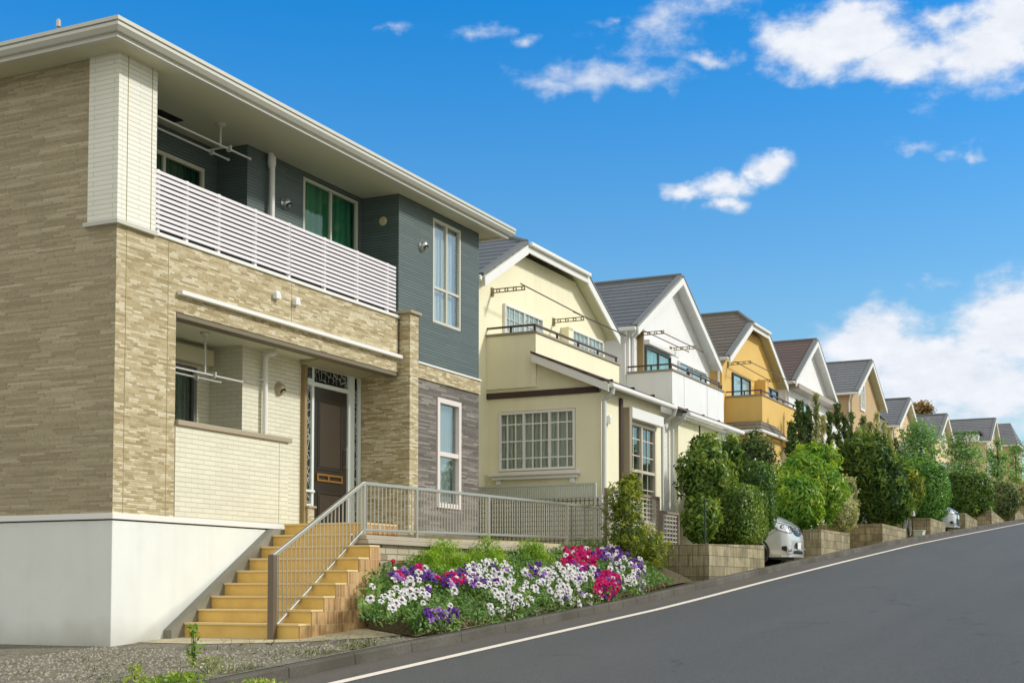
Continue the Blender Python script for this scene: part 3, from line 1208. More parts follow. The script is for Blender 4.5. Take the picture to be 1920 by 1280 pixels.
m.path([(16.37, 11.9, 7.96), (16.37, 11.87, 7.86), (16.37, 11.87, 5.95)], .042, 10)
m.lathe((16.37, 11.88, 7.80), (0, 0, 1), [(.042, -.06), (.062, 0), (.062, .12), (0, .12)], 12)
m.build('balcony_downpipe', white_paint, h1)
# balcony floor, trim, railing
m = MB()
m.box(S0 + .25, 18.97, T0 + .14, 12.5, 5.75, 5.93)
m.build('balcony_floor', conc_m, h1)
m = MB()
m.box(13.1, 18.96, T0 - .03, T0 + .14, 5.922, 5.97)
m.build('balcony_sill', white_paint, h1, bevel=.006)
slat = plain('white_slat', (232, 228, 232), .4, wear=.06)
m = MB()
zs = [6.035 + .0625 * i for i in range(12)]
for z in zs:
    for a, b in ((13.11, 16.0), (16.012, 18.94)):
        m.box(a, b, T0 + .03, T0 + .05, z, z + .0385)
rl = m.build('balcony_railing', slat, h1)
m = MB()
m.box(13.11, 18.94, T0 + .104, T0 + .118, 6.02, 6.76)
m.build('slat_gap_shade', plain('gap_shade_black', (20, 21, 23), .6), rl)  # added near-black sheet standing for shade in the slat gaps
for x in (13.2, 13.75, 14.4, 15.2, 16.0, 16.9, 17.8, 18.7):
    m = MB()
    m.box(x, x + .05, T0 + .052, T0 + .10, 5.97, 6.78)
    m.build('railing_post', slat, rl)
# soffit vent and eaves
m = MB()
m.box(14.18, 14.65, 12.11, 12.33, ZT - .016, ZT - .001)
so = None
E0, E1, ET = 12.0, 22.24, 10.9
m2 = MB()
m2.box(E0 + .06, E1 - .06, ET + .06, 19.4, ZT, ZT + .05)
so = m2.build('soffit', soffit_m, h1)
m.build('soffit_vent', MATS['dark_gap'], so)
gut = plain('pale_gutter', (206, 206, 196), .45)
m = MB()


def eave_run(m, prof):
    """L-shaped eave (left side and street side) with mitred corner: prof = (outward offset, z)"""
    n = len(prof)
    rows = []
    for (x, y) in (('L', 19.4), ('C', 0), ('R', 0)):
        r = []
        for o, z in prof:
            if x == 'L':
                r.append((E0 - o, 19.4, z))
            elif x == 'C':
                r.append((E0 - o, ET - o, z))
            else:
                r.append((E1 + o, ET - o, z))
        rows.append(r)
    r = [(E1 + o, 19.4, z) for o, z in prof]
    rows.append(r)
    vs = [p for r in rows for p in r]
    fs = []
    for k in range(3):
        for i in range(n):
            fs.append((k * n + i, k * n + (i + 1) % n, (k + 1) * n + (i + 1) % n, (k + 1) * n + i))
    m.add(vs, fs + [tuple(range(n)), tuple(range(3 * n, 4 * n))])


eave_run(m, [(-.06, ZT - .03), (.02, ZT - .03), (.02, ZT + .12), (-.06, ZT + .12)])
m.build('fascia', gut, h1)
m = MB()
eave_run(m, [(.022, ZT + .02), (.07, ZT + .02), (.115, ZT + .065), (.115, ZT + .1), (.095, ZT + .1), (.095, ZT + .12), (.125, ZT + .12), (.125, ZT + .165), (.022, ZT + .165)])
m.build('gutter', gut, h1)
m = MB()
rx0, rx1, ry0 = E0 - .1, E1 + .1, ET - .1
zt = ZT + .175
hh = 4.2
m.add([(rx0, ry0, zt), (rx1, ry0, zt), (rx1, 19.5, zt), (rx0, 19.5, zt), (rx0 + hh, 15.1, zt + hh * .23), (rx1 - hh, 15.1, zt + hh * .23)],
      [(0, 1, 5, 4), (1, 2, 5), (2, 3, 4, 5), (3, 0, 4), (0, 3, 2, 1)])
m.build('roof', grey_roof, h1)
m = MB()
p = at(110, 36, 12.6)
m.tube((p.x, p.y, zt + .05), (p.x, p.y, p.z), .012, 8)
m.lathe((p.x, p.y, p.z - .12), (0, 0, 1), [(.012, 0), (.03, .02), (.03, .1), (0, .12)], 10)
m.build('roof_finial', steel, h1)


def laundry_set(ceil_z, s, t, drop, sa, sb, lab, gap=.3):
    """ceiling hanger fixed to the house, and two poles lying through its arms"""
    m = MB()
    m.lathe((s, t, ceil_z), (0, 0, -1), [(0, 0), (.07, 0), (.07, .025), (.03, .05), (0, .05)], 14)
    m.tube((s, t, ceil_z - .02), (s, t, ceil_z - drop), .016, 8)
    m.tube((s, t - gap / 2 - .04, ceil_z - drop), (s, t + gap / 2 + .04, ceil_z - drop), .014, 8)
    for q in (-gap / 2, gap / 2):
        m.lathe((s - .012, t + q, ceil_z - drop - .035), (1, 0, 0), [(.026, 0), (.04, 0), (.04, .024), (.026, .024), (.026, 0)], 14)
    m.build('laundry_hanger', plain('hanger_plastic', (206, 206, 196), .4), h1)
    for q, l2 in ((-gap / 2, lab + ', the pole nearer the street'), (gap / 2, lab + ', the pole nearer the wall')):
        m = MB()
        m.tube((sa, t + q, ceil_z - drop - .035), (sb - (0 if q < 0 else .1), t + q, ceil_z - drop - .035), .014, 10)
        m.tube((sb - (0 if q < 0 else .1), t + q, ceil_z - drop - .035), (sb + .03 - (0 if q < 0 else .1), t + q, ceil_z - drop - .035), .019, 10)
        o = m.build('laundry_pole', plain('pole_steel', (222, 222, 218), .3, metal=.4), None)
        tag(o, l2, 'laundry pole', 'laundry poles of the stone-clad house')


laundry_set(ZT, 15.0, 11.75, .34, 12.8, 15.45, 'steel laundry pole hung above the slatted upper balcony')
laundry_set(5.06, 14.85, 11.85, .57, 12.95, 15.45, 'steel laundry pole hung in the ground-floor porch')

# ------------------------------------------------------------------ stairs, railing, terrace wall
tile_y = M('ochre_step_tile', lambda k: k.finish(k.mix(k.maprange(k.noise(2.2, 6, rough=.65), .35, .75, 0, .55), lin((234, 198, 112)), lin((190, 150, 76))), .6, k.noise(80, 3), .003))
tread_m = plain('sand_tread', (228, 204, 148), .6)


def ribbed(k):
    r, j, _ = k.cells(.062, .163, .16, .06, vary=0., jitter=True)
    n = k.noise(14, 5)
    c = k.ramp(k.math('ADD', k.math('MULTIPLY', r, .6), k.math('MULTIPLY', n, .4)), [(.2, lin((160, 122, 78))), (.55, lin((192, 152, 102))), (.9, lin((214, 180, 130)))])
    c = k.mix(k.math('MULTIPLY', j, .75), c, lin((206, 188, 152)))
    return k.finish(c, .85, k.math('SUBTRACT', r, j), .008)


rib_m = M('upright_brick', ribbed)
st = thing('entrance_stairs', 'ochre tiled outdoor stairs with upright-brick sides leading to the porch', 'stairs', (13.6, 10.4, 1.0))
NR, RZ, TR, SB = 9, .1635, .262, 13.6
TRR, TRL = 9.42, 11.12
for i in range(NR):
    s0 = SB + TR * i
    z1 = 1.0 + RZ * (i + 1)
    m = MB()
    e = 16.0 if i < NR - 1 else 16.6
    RR = TRR if i < 7 else 9.87
    e = 15.44 if i < 7 else e
    m.box(s0, s0 + TR + .002 if i < NR - 1 else e, RR, TRL, .6, z1 - .028)
    a = m.build('step', tile_y, st)
    m = MB()
    m.box(s0 - .022, s0 + TR - .024 if i < NR - 1 else e, RR - .015, TRL, z1 - .027, z1)
    m.build('tread', tread_m, a, bevel=.005)
    m = MB()
    m.box(s0 + .004, s0 + TR if i < NR - 1 else e, RR - .012, RR - .001, .6, z1 - .029)
    m.build('brick_side', rib_m, a)
m = MB()
m.extrude([(13.36, TRL + .004, .7), (16.2, TRL + .004, .7), (16.2, TRL + .004, 2.39), (15.46, TRL + .004, 2.39), (13.36, TRL + .004, 1.075)], (0, .12, 0))
m.build('side_stringer', plain('grey_stringer', (136, 134, 122), .8), st)

terr = MB()
terr.box(16.6, 26.2, 9.85, T0 + .2, .9, 2.36)
tag(terr.build('terrace', conc_m, None), kind='structure')
wall_m = stone('ashlar_wall', [(0, lin((128, 118, 98))), (.4, lin((176, 164, 138))), (.8, lin((206, 196, 172)))], .34, .085, lin((96, 86, 68)), .8, .02)
rw = thing('terrace_wall', 'low beige stone retaining wall behind the flower bed', 'wall', (16.6, 9.8, 1.2))
m = MB()
m.box(15.46, 24.8, 9.66, 9.848, .8, 2.17)
m.build('stone_face', wall_m, rw)
m = MB()
m.box(15.44, 24.85, 9.6, 9.9, 2.172, 2.23)
m.box(15.44, 24.85, 9.63, 9.9, 2.232, 2.29)
m.build('coping', plain('weathered_coping', (184, 174, 156), .8, wear=.4), rw, bevel=.008)

# railing
RT = 9.76
rg = thing('stair_railing', 'brushed steel railing running up the stairs and along the terrace', 'railing', (13.54, RT, 1.0))
pA, pB, pC = Vector((13.54, RT, 1.97)), Vector((15.55, RT, 2.98)), Vector((24.9, RT, 3.10))
qA, qB, qC = Vector((13.6, RT, 1.12)), Vector((15.59, RT, 2.36)), Vector((24.9, RT, 2.52))
qA.z += .0
m = MB()
m.bar(pA, pB, .05, .05)
m.bar(pB, pC, .05, .045)
m.build('handrail', steel, rg, bevel=.006)
m = MB()
m.bar(qA, qB, .04, .05)
m.bar(qB, qC, .035, .035)
m.build('bottom_rail', steel, rg, bevel=.006)
m = MB()
m.box(13.50, 13.58, RT - .045, RT + .045, .95, 1.99)
m.build('newel_post', steel_dark, rg, bevel=.01)


def rail_at(x):
    if x < pB.x:
        k = (x - pA.x) / (pB.x - pA.x)
        top = pA.z + (pB.z - pA.z) * k
        k = max(0, (x - qA.x) / (qB.x - qA.x))
        return top, qA.z + (qB.z - qA.z) * k
    k = (x - pB.x) / (pC.x - pB.x)
    return pB.z + (pC.z - pB.z) * k, qB.z + (qC.z - qB.z) * k


for a, b, n in ((13.62, 15.55, 22), (15.6, 17.0, 14), (17.06, 19.2, 24), (19.26, 22.3, 34), (22.36, 24.8, 28)):
    m = MB()
    for i in range(n):
        x = a + (b - a) * (i + .5) / n
        tp, bt = rail_at(x)
        m.tube((x, RT, bt), (x, RT, tp - .02), .0085, 6)
    m.build('baluster_panel', steel, rg)
for x, z in ((15.57, 1.9), (16.97, 1.75), (19.23, 2.29), (22.33, 1.75), (24.85, 2.0)):
    m = MB()
    m.box(x - .022, x + .022, RT - .028, RT + .028, z, rail_at(x)[0] - .02)
    m.build('post', steel, rg, bevel=.004)

# ------------------------------------------------------------------ the row of gabled houses up the street
def gable_house(name, label, s0, s1, tw, zb, ze, pitch, wallm, roofm, depth=7.0, hip=0., rake_cap=True, ov=.28, side_ov=.2, gutter=True, hip_slope=.8):
    """gable wall faces the street at y=tw; ze = roof top height at the eave edge; hip = half width of the clipped gable top"""
    sc = (s0 + s1) / 2
    sl, sr = s0 - side_ov, s1 + side_ov
    half = sc - sl
    zr = ze + half * pitch
    tr, tb = tw - ov, tw + depth + ov
    e = thing(name, label, 'house', (s0, tw, zb))
    th = .14
    zw = ze + side_ov * pitch - th - .01

    def top(x):
        return ze + (half - abs(x - sc)) * pitch - th - .012
    m = MB()
    if hip:
        pts = [(s0, tw, zb), (s1, tw, zb), (s1, tw, top(s1)), (sc + hip, tw, top(sc + hip) - .02), (sc - hip, tw, top(sc - hip) - .02), (s0, tw, top(s0))]
    else:
        pts = [(s0, tw, zb), (s1, tw, zb), (s1, tw, top(s1)), (sc, tw, top(sc)), (s0, tw, top(s0))]
    m.extrude(pts, (0, depth, 0))
    m.build('wall', wallm, e)
    hd = hip * pitch / hip_slope if hip else 0
    zh = zr - hip * pitch
    r = MB()
    u = MB()
    for sg in (-1, 1):
        X = sl if sg < 0 else sr
        if hip:
            pl = [(X, tr, ze), (X, tb, ze), (sc, tb, zr), (sc, tr + hd, zr), (sc + sg * hip, tr, zh)]
        else:
            pl = [(X, tr, ze), (X, tb, ze), (sc, tb, zr), (sc, tr, zr)]
        r.extrude(pl, (0, 0, -th * .45))
        u.extrude([(a, b, c - th * .45 - .002) for a, b, c in pl], (0, 0, -th * .55))
    if hip:
        pl = [(sc - hip, tr, zh), (sc + hip, tr, zh), (sc, tr + hd, zr)]
        r.extrude(pl, (0, 0, -th * .45))
        u.extrude([(a, b, c - th * .45 - .002) for a, b, c in pl], (0, 0, -th * .55))
    ro = r.build('roof', roofm, e)
    u.build('roof_soffit', soffit_m if wallm is not white_st else white_st, ro)
    b = MB()
    z_off = -.115
    pts = [Vector((sl, tr - .02, ze + z_off)), Vector((sc - hip, tr - .02, zh + z_off)), Vector((sc + hip, tr - .02, zh + z_off)), Vector((sr, tr - .02, ze + z_off))]
    if not hip:
        pts = [pts[0], Vector((sc, tr - .02, zr + z_off)), pts[3]]
    for i, (p, q) in enumerate(zip(pts, pts[1:])):
        dn = Vector((0, 0, -.16 if not (hip and i == 1) else -.12))
        b.extrude([p + Vector((0, 0, .05)), q + Vector((0, 0, .05)), q + dn * .9, p + dn * .9], (0, -.035, 0))
    b.build('bargeboard', white_paint, e)
    c = MB()
    for i, (p, q) in enumerate(zip(pts, pts[1:])):
        if hip and i == 1:
            continue
        d = (q - p).normalized()
        n = Vector((-d.z, 0, d.x))
        if n.z < 0:
            n = -n
        o = n * .11 + Vector((0, .05, 0))
        c.bar(p + o, q + o, .16, .045, up=n)
    c.tube((sc, tr + hd, zr + .01), (sc, tb, zr + .01), .06, 8)
    if hip:
        c.tube((sc - hip, tr, zh + .01), (sc, tr + hd, zr + .01), .05, 8)
        c.tube((sc + hip, tr, zh + .01), (sc, tr + hd, zr + .01), .05, 8)
    c.build('ridge_cap', trim_grey, ro)
    if gutter:
        g = MB()
        for X, sg in ((sl, -1), (sr, 1)):
            x0, x1 = (X - .1, X - .005) if sg < 0 else (X + .005, X + .1)
            g.box(x0, x1, tr + .0, tb, ze - .15, ze - .045)
        if hip:
            g.box(sc - hip, sc + hip, tr - .14, tr - .058, zh - .09, zh - .005)
        g.build('gutter', white_paint, e, bevel=.02)
        g = MB()
        xx = s0 + .12
        g.path([(sl - .05, tr + .25, ze - .15), (s0 - .05, tw + .1, ze - .42), (s0 - .05, tw + .1, zb)], .035, 8)
        g.build('downpipe', white_paint, e)
    return e, dict(sc=sc, zr=zr, zh=zh, tr=tr, sl=sl, sr=sr, ze=ze)


def balcony(house, s0, s1, tf, tw, z0, z1, wallm, railm, rail_h=.16, cap=None, side=True, rail2=False, s_side=None):
    m = MB()
    m.box(s0, s1, tf, tf + .12, z0, z1)
    m.box(s0, s0 + .12, tf + .12, tw, z0, z1)
    m.box(s1 - .12, s1, tf + .12, tw, z0, z1)
    m.box(s0 + .12, s1 - .12, tf + .12, tw, z0, z0 + .15)
    b = m.build('balcony', wallm, house, bevel=.006)
    m = MB()
    m.box(s0 - .03, s1 + .03, tf - .03, tf + .15, z1 + .002, z1 + .045)
    m.box(s0 - .03, s0 + .15, tf + .151, tw, z1 + .002, z1 + .045)
    m.box(s1 - .15, s1 + .03, tf + .151, tw, z1 + .002, z1 + .045)
    m.build('coping', cap or plain('balcony_coping', (150, 140, 124), .55), b)
    m = MB()
    zt_ = z1 + .045 + rail_h
    m.bar((s0 + .05, tw, zt_), (s0 + .05, tf + .05, zt_), .05, .035)
    m.bar((s0 + .05, tf + .05, zt_), (s1 - .02, tf + .05, zt_), .05, .035)
    n = max(2, int((s1 - s0) / 1.1))
    for i in range(n + 1):
        x = s0 + .06 + (s1 - s0 - .12) * i / n
        m.box(x - .018, x + .018, tf + .03, tf + .07, z1 + .045, zt_)
    m.box(s0 + .03, s0 + .07, tf + .55, tf + .59, z1 + .045, zt_)
    m.build('rail', railm, b)
    return b


def bracket(house, s, t, z, ln=.75):
    """perforated clothes-pole arm standing out from the wall towards the street"""
    m = MB()
    m.box(s - .05, s + .05, t - .03, t - .001, z - .1, z + .07)
    for k in range(4):
        a = t - .05 - k * ln / 4
        m.lathe((s - .012, a - ln / 8, z), (1, 0, 0), [(.026, 0), (.042, 0), (.042, .024), (.026, .024), (.026, 0)], 12)
    m.bar((s, t - .03, z - .036), (s, t - ln, z - .036), .024, .018)
    m.bar((s, t - .03, z + .036), (s, t - ln, z + .036), .024, .018)
    m.build('pole_bracket', bronze, house)


def pole(label, a, b, group, col=None, r=.014):
    m = MB()
    m.tube(a, b, r, 8)
    d = (Vector(b) - Vector(a)).normalized()
    m.tube(Vector(b), Vector(b) + d * .03, r * 1.4, 8)
    return tag(m.build('laundry_pole', col or steel_dark, None), label, 'laundry pole', group)


def gwin(house, a0, a1, z0, z1, t, frame=None, nv=1, grid=None, gl=None, fw=.05, behind=None, sill=None, name='window', mode='t', hd=()):
    vd = [a0 + (a1 - a0) * i / (nv + 1) for i in range(1, nv + 1)]
    tv, th_ = [], []
    if grid:
        nx, nz_ = grid
        tv = [a0 + (a1 - a0) * i / nx for i in range(1, nx)]
        th_ = [z0 + (z1 - z0) * i / nz_ for i in range(1, nz_)]
    # the wall behind is closed: a shallow reveal stands on it
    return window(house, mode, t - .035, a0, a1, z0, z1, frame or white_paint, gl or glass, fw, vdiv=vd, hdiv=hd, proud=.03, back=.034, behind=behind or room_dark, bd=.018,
                  thin_v=tv, thin_h=th_, sill=sill, name=name)


# --- cream house
h2, g2 = gable_house('cream_house', 'cream rendered house with clipped gable, lattice windows and a lean-to roof on its street side', 23.95, 30.8, 12.45, 2.0, 7.75, .535, cream_st, grey_roof, hip=1.62, hip_slope=.46)
balcony(h2, 24.45, 28.95, 11.35, 12.45, 5.55, 6.62, cream_st, brown_rail, .13)
gwin(h2, 25.2, 27.1, 6.0, 7.45, 12.45, nv=1, grid=(8, 5), behind=net_curtain)
gwin(h2, 28.7, 30.6, 6.0, 7.52, 12.45, nv=1, grid=(8, 5), behind=net_curtain)
for s_, z_ in ((24.7, 7.6), (27.75, 7.52)):
    bracket(h2, s_, 12.45, z_)
pole('thin dark laundry pole on the cream house wall arms', (24.6, 11.75, 7.67), (28.0, 11.75, 7.58), 'laundry poles of the cream house')
pole('dark red laundry pole running to the right gable end of the cream house', (27.6, 11.9, 7.66), (30.75, 11.9, 7.66), 'laundry poles of the cream house', brown_rail)
m = MB()
for k in range(3):
    m.box(26.2 + .55 * k, 26.65 + .55 * k, 12.2, 12.3, g2['zh'] - .166, g2['zh'] - .155)
m.build('soffit_vent', MATS['dark_gap'], h2)
m = MB()
m.box(28.15, 28.4, 12.25, 12.449, 5.9, 7.45)
m.build('wall_fin', cream_st, h2)
# lower wing: side wall with its big window and the lean-to roof
LT = 9.98
m = MB()
wall(m, 's', 24.5, LT, 12.75, 1.6, 5.36, [(10.52, 12.2, 3.89, 5.09)], .08)
wall(m, 's', 24.5, 11.36, 12.75, 5.48, 6.18)
m.add([(24.5, LT, 5.48), (24.5, 11.36, 5.48), (24.5, 11.36, 6.1), (24.5, LT, 5.5)], [(0, 1, 2, 3)])
wall(m, 't', LT, 24.5, 27.9, 1.6, 5.52, [(25.86, 27.56, 2.9, 4.98)], .08)
m.build('side_wall', cream_st, h2, recalc=False)
m = MB()
m.box(24.8, 30.7, 11.4, 12.44, 1.6, 5.6)
m.box(24.62, 27.88, LT + .12, 11.4, 1.6, 3.0)
m.build('inner_wall', cream_st, h2)
m = MB()
m.box(24.46, 24.52, LT + .06, 12.74, 5.362, 5.478)
m.build('timber_band', wood_brown, h2)
window(h2, 's', 24.5 + .03, 10.53, 12.19, 3.9, 5.08, white_paint, glass, .05, vdiv=(11.08, 11.64), proud=.05, behind=net_curtain, bd=.1,
       thin_v=(10.71, 10.9, 11.27, 11.45, 11.83, 12.01), thin_h=(4.15, 4.49, 4.83), thin=.026, name='lattice_window')
m = MB()
m.box(24.34, 24.49, 10.4, 12.36, 3.79, 3.86)
m.box(24.39, 24.49, 10.46, 12.3, 3.72, 3.788)
m.box(24.42, 24.49, 10.52, 10.62, 3.62, 3.718)
m.box(24.42, 24.49, 12.12, 12.22, 3.62, 3.718)
m.build('window_sill', white_paint, h2, bevel=.012)
window(h2, 't', LT + .03, 25.87, 27.55, 2.91, 4.97, plain('beige_window_frame', (214, 204, 184), .45), glass, .07, vdiv=(26.71,), hdiv=(3.98,), proud=.05, behind=room_dark, bd=.12,
       thin_v=(26.29, 27.13), thin_h=(3.25, 3.62, 4.3, 4.64), thin=.022, name='lattice_window')
m = MB()
m.box(25.78, 27.66, LT - .16, LT - .001, 4.99, 5.22)
m.build('shutter_box', white_paint, h2, bevel=.02)
m = MB()
m.box(25.43, 25.54, LT - .05, LT + .02, 1.8, 5.36)
m.build('timber_post', wood_brown, h2)
m = MB()
m.box(25.66, 25.8, LT - .14, LT - .001, 2.6, 5.2)
m.build('shutter_guide', plain('grey_beige_post', (158, 148, 128), .6), h2)
# lean-to roof
m = MB()
m.extrude([(24.25, 9.72, 5.535), (24.25, 11.38, 6.235), (24.25, 11.38, 6.19), (24.25, 9.72, 5.49)], (3.8, 0, 0))
lr = m.build('lean_to_roof', dark_brown_roof, h2)
m = MB()
m.extrude([(24.26, 9.73, 5.485), (24.26, 11.36, 6.18), (24.26, 11.36, 6.02), (24.26, 9.73, 5.33)], (.038, 0, 0))
m.build('bargeboard', white_paint, lr)
m = MB()
m.box(24.3, 28.05, 9.64, 9.755, 5.41, 5.50)
m.build('gutter', white_paint, lr, bevel=.025)
m = MB()
for x in (25.0, 26.2, 27.4):
    m.box(x, x + .06, 9.95, 10.05, 5.575, 5.68)
m.build('snow_guard', MATS['dark_gap'], lr)
m = MB()
m.path([(24.42, 9.7, 5.41), (24.42, 9.72, 5.32), (24.46, 9.90, 5.2), (24.46, 9.92, 1.8)], .045, 10)
m.build('downpipe', plain('grey_white_pipe', (206, 210, 206), .4), h2)
m = MB()
m.box(24.75, 24.86, LT - .09, LT - .001, 4.78, 4.9)
m.lathe((24.8, LT - .05, 4.9), (0, 0, 1), [(.05, 0), (.035, .04), (0, .05)], 10)
m.build('wall_lamp', white_paint, h2)

# --- white house
h3, g3 = gable_house('white_house', 'white rendered house with steep pointed gable, grey roof and a plain white balcony', 32.45, 39.1, 12.45, 2.1, 8.2, .56, white_st, grey_roof)
b3 = balcony(h3, 32.3, 36.6, 11.25, 12.45, 5.5, 6.98, white_st, brown_rail, .13)
m = MB()
for x in (33.2, 35.1):
    m.box(x, x + .012, 11.244, 11.249, 5.5, 6.97)
m.build('panel_joint', plain('grey_joint', (180, 182, 184), .7), b3)
m = MB()
for z_ in (7.4, 7.62):
    m.bar((36.0, 12.1, z_), (38.9, 12.1, z_), .03, .03)
for x in (36.0, 37.2, 38.9):
    m.box(x - .02, x + .02, 12.08, 12.12, 6.9, 7.62)
m.build('balcony_guard', brown_rail, h3)
dark_frame = plain('dark_window_frame', (70, 72, 72), .4)
gwin(h3, 33.55, 35.5, 6.1, 7.88, 12.45, frame=dark_frame, nv=1, behind=teal_curtain)
gwin(h3, 36.2, 38.7, 6.2, 7.9, 12.45, frame=white_paint, nv=1, behind=net_curtain)
m = MB()
m.box(33.5, 35.6, 12.28, 12.449, 7.92, 8.05)
m.build('shutter_box', white_paint, h3, bevel=.02)
m = MB()
m.box(33.05, 33.15, 12.3, 12.449, 6.1, 8.3)
m.build('timber_post', bronze, h3)
m = MB()
m.path([(32.62, 12.3, 8.05), (32.62, 12.4, 7.95), (32.62, 12.4, 6.9)], .05, 10)
m.build('wall_pipe', white_paint, h3)
bracket(h3, 33.0, 12.45, 8.1)
bracket(h3, 35.6, 12.45, 8.12)
pole('bronze laundry pole nearer the wall of the white house', (32.9, 12.2, 8.15), (36.4, 12.2, 8.16), 'laundry poles of the white house')
pole('bronze laundry pole nearer the street on the white house', (33.1, 11.85, 8.15), (36.6, 11.85, 8.16), 'laundry poles of the white house')
# its ground-floor front with lean-to roof
F3 = 9.95
m = MB()
m.box(28.95, 32.15, F3, 11.24, 1.6, 5.40)
m.build('front_room', cream_st, h3)
m = MB()
m.box(27.95, 28.93, F3 + .16, 11.24, 1.6, 5.42)
m.build('tiled_link', tile('white_brick_tile', (240, 238, 230), (206, 202, 190), .2, .055, .03, .12, .6, .12, .5), h3)
m = MB()
m.box(30.42, 30.46, F3 - .02, F3 - .001, 3.9, 5.4)
m.build('wall_joint', MATS['dark_gap'], h3)
m = MB()
m.box(32.152, 32.62, F3 - .03, 10.3, 1.7, 5.36)
m.build('corner_panel', plain('pale_blue_white', (222, 228, 236), .5), h3, bevel=.01)
m = MB()
m.extrude([(28.06, 9.72, 5.52), (28.06, 11.24, 6.04), (28.06, 11.24, 5.99), (28.06, 9.72, 5.475)], (5.06, 0, 0))
lr = m.build('lean_to_roof', dark_brown_roof, h3)
m = MB()
m.box(28.9, 33.12, 9.64, 9.755, 5.38, 5.47)
m.build('gutter', white_paint, lr, bevel=.025)
m = MB()
m.box(28.9, 33.1, 9.77, F3 - .002, 5.34, 5.385)
m.build('eave_board', white_paint, lr)
m = MB()
for x in (28.5, 29.6, 30.8, 32.0):
    m.box(x, x + .06, 9.95, 10.05, 5.535, 5.64)
m.build('snow_guard', MATS['dark_gap'], lr)
for x in (28.03, 28.72):
    m = MB()
    m.path([(x, 9.7, 5.4), (x, 9.74, 5.3), (x + .04, 10.02, 5.12), (x + .04, 10.03, 1.8)], .042, 10)
    m.build('downpipe', MATS['grey_white_pipe'], h3)

# --- yellow house
h4, g4 = gable_house('yellow_house', 'ochre yellow house with brown roof, clipped gable and a yellow balcony', 40.35, 46.85, 12.45, 2.4, 8.63, .58, yellow_st, brown_roof, hip=.98)
balcony(h4, 40.7, 46.0, 11.3, 12.45, 6.38, 7.42, yellow_st, brown_rail, .13)
gwin(h4, 41.35, 43.3, 6.6, 8.3, 12.45, frame=dark_frame, nv=1, behind=net_curtain)
gwin(h4, 45.0, 46.7, 6.9, 8.38, 12.45, frame=dark_frame, nv=1, behind=room_dark)
bracket(h4, 40.95, 12.45, 8.5)
bracket(h4, 44.4, 12.45, 8.42)
pole('dark laundry pole nearer the wall of the yellow house', (40.9, 12.2, 8.55), (44.9, 12.2, 8.5), 'laundry poles of the yellow house')
pole('dark laundry pole nearer the street on the yellow house', (41.0, 11.8, 8.55), (46.6, 11.8, 8.6), 'laundry poles of the yellow house')
m = MB()
m.box(44.0, 44.35, 12.1, 12.449, 7.2, 8.4)
m.build('wall_fin', yellow_st, h4)
m = MB()
m.box(40.0, 42.7, 11.2, 12.44, 2.4, 6.24)
m.build('porch_wall', tan_st if False else yellow_st, h4)
m = MB()
q = [(39.6, 11.05), (43.0, 11.05), (43.0, 12.4), (39.6, 12.4)]
m.add([(x, y, 6.26) for x, y in q] + [(40.5, 11.29, 6.62), (42.1, 11.29, 6.62), (42.1, 12.4, 6.62), (40.5, 12.4, 6.62)], [(0, 1, 5, 4), (1, 2, 6, 5), (3, 0, 4, 7), (4, 5, 6, 7), (2, 3, 7, 6), (0, 3, 2, 1)])
pr = m.build('porch_roof', brown_roof, h4)
m = MB()
m.box(39.5, 43.08, 10.96, 11.045, 6.17, 6.26)
m.box(39.51, 39.595, 11.05, 12.3, 6.17, 6.26)
m.build('gutter', white_paint, pr, bevel=.02)
m = MB()
m.path([(39.55, 11.2, 6.2), (39.55, 11.25, 6.0), (39.9, 11.3, 5.7), (39.9, 11.3, 3)], .045, 8)
m.build('downpipe', white_paint, h4)
m = MB()
m.box(42.2, 42.5, 11.18, 11.199, 4.8, 5.6)
m.build('porch_window', plain('aqua_frame', (196, 214, 204), .4), h4)

# --- off-white house with a dark roof
h5, g5 = gable_house('off_white_house', 'off-white house with dark brown roof whose gable overhangs the storey below', 48.35, 54.75, 12.45, 2.8, 8.98, .585, white_st, dark_brown_roof)
m = MB()
m.box(48.3, 54.85, 12.05, 12.448, 8.68, 8.86)
m.build('gable_band', plain('taupe_band', (168, 160, 148), .6), h5, bevel=.01)
m = MB()
m.box(48.9, 54.0, 11.5, 12.44, 5.8, 7.6)
m.build('balcony', white_st, h5)
gwin(h5, 49.4, 51.2, 6.8, 8.4, 12.45, frame=dark_frame, nv=1, behind=net_curtain)
# --- tan house
h6, g6 = gable_house('tan_house', 'tan rendered house with grey roof and a small arched gable window', 58.95, 65.0, 12.45, 3.6, 9.95, .55, tan_st, light_grey_roof)
gwin(h6, 60.55, 61.45, 9.35, 10.6, 12.45, nv=1, grid=(2, 3), behind=net_curtain, fw=.1)
m = MB()
m.box(57.0, 58.94, 13.2, 17, 3.6, 9.2)
m.build('side_wing', tan_st, h6)
m = MB()
m.box(56.9, 58.93, 12.5, 13.19, 7.2, 8.4)
m.box(56.95, 57.1, 12.52, 12.7, 3.6, 7.2)
m.build('balcony', white_st, h6)
m = MB()
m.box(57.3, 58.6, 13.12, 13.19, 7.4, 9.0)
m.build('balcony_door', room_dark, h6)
m = MB()
m.box(59.2, 62.5, 11.7, 12.44, 6.0, 7.8)
m.build('front_balcony', white_st, h6)
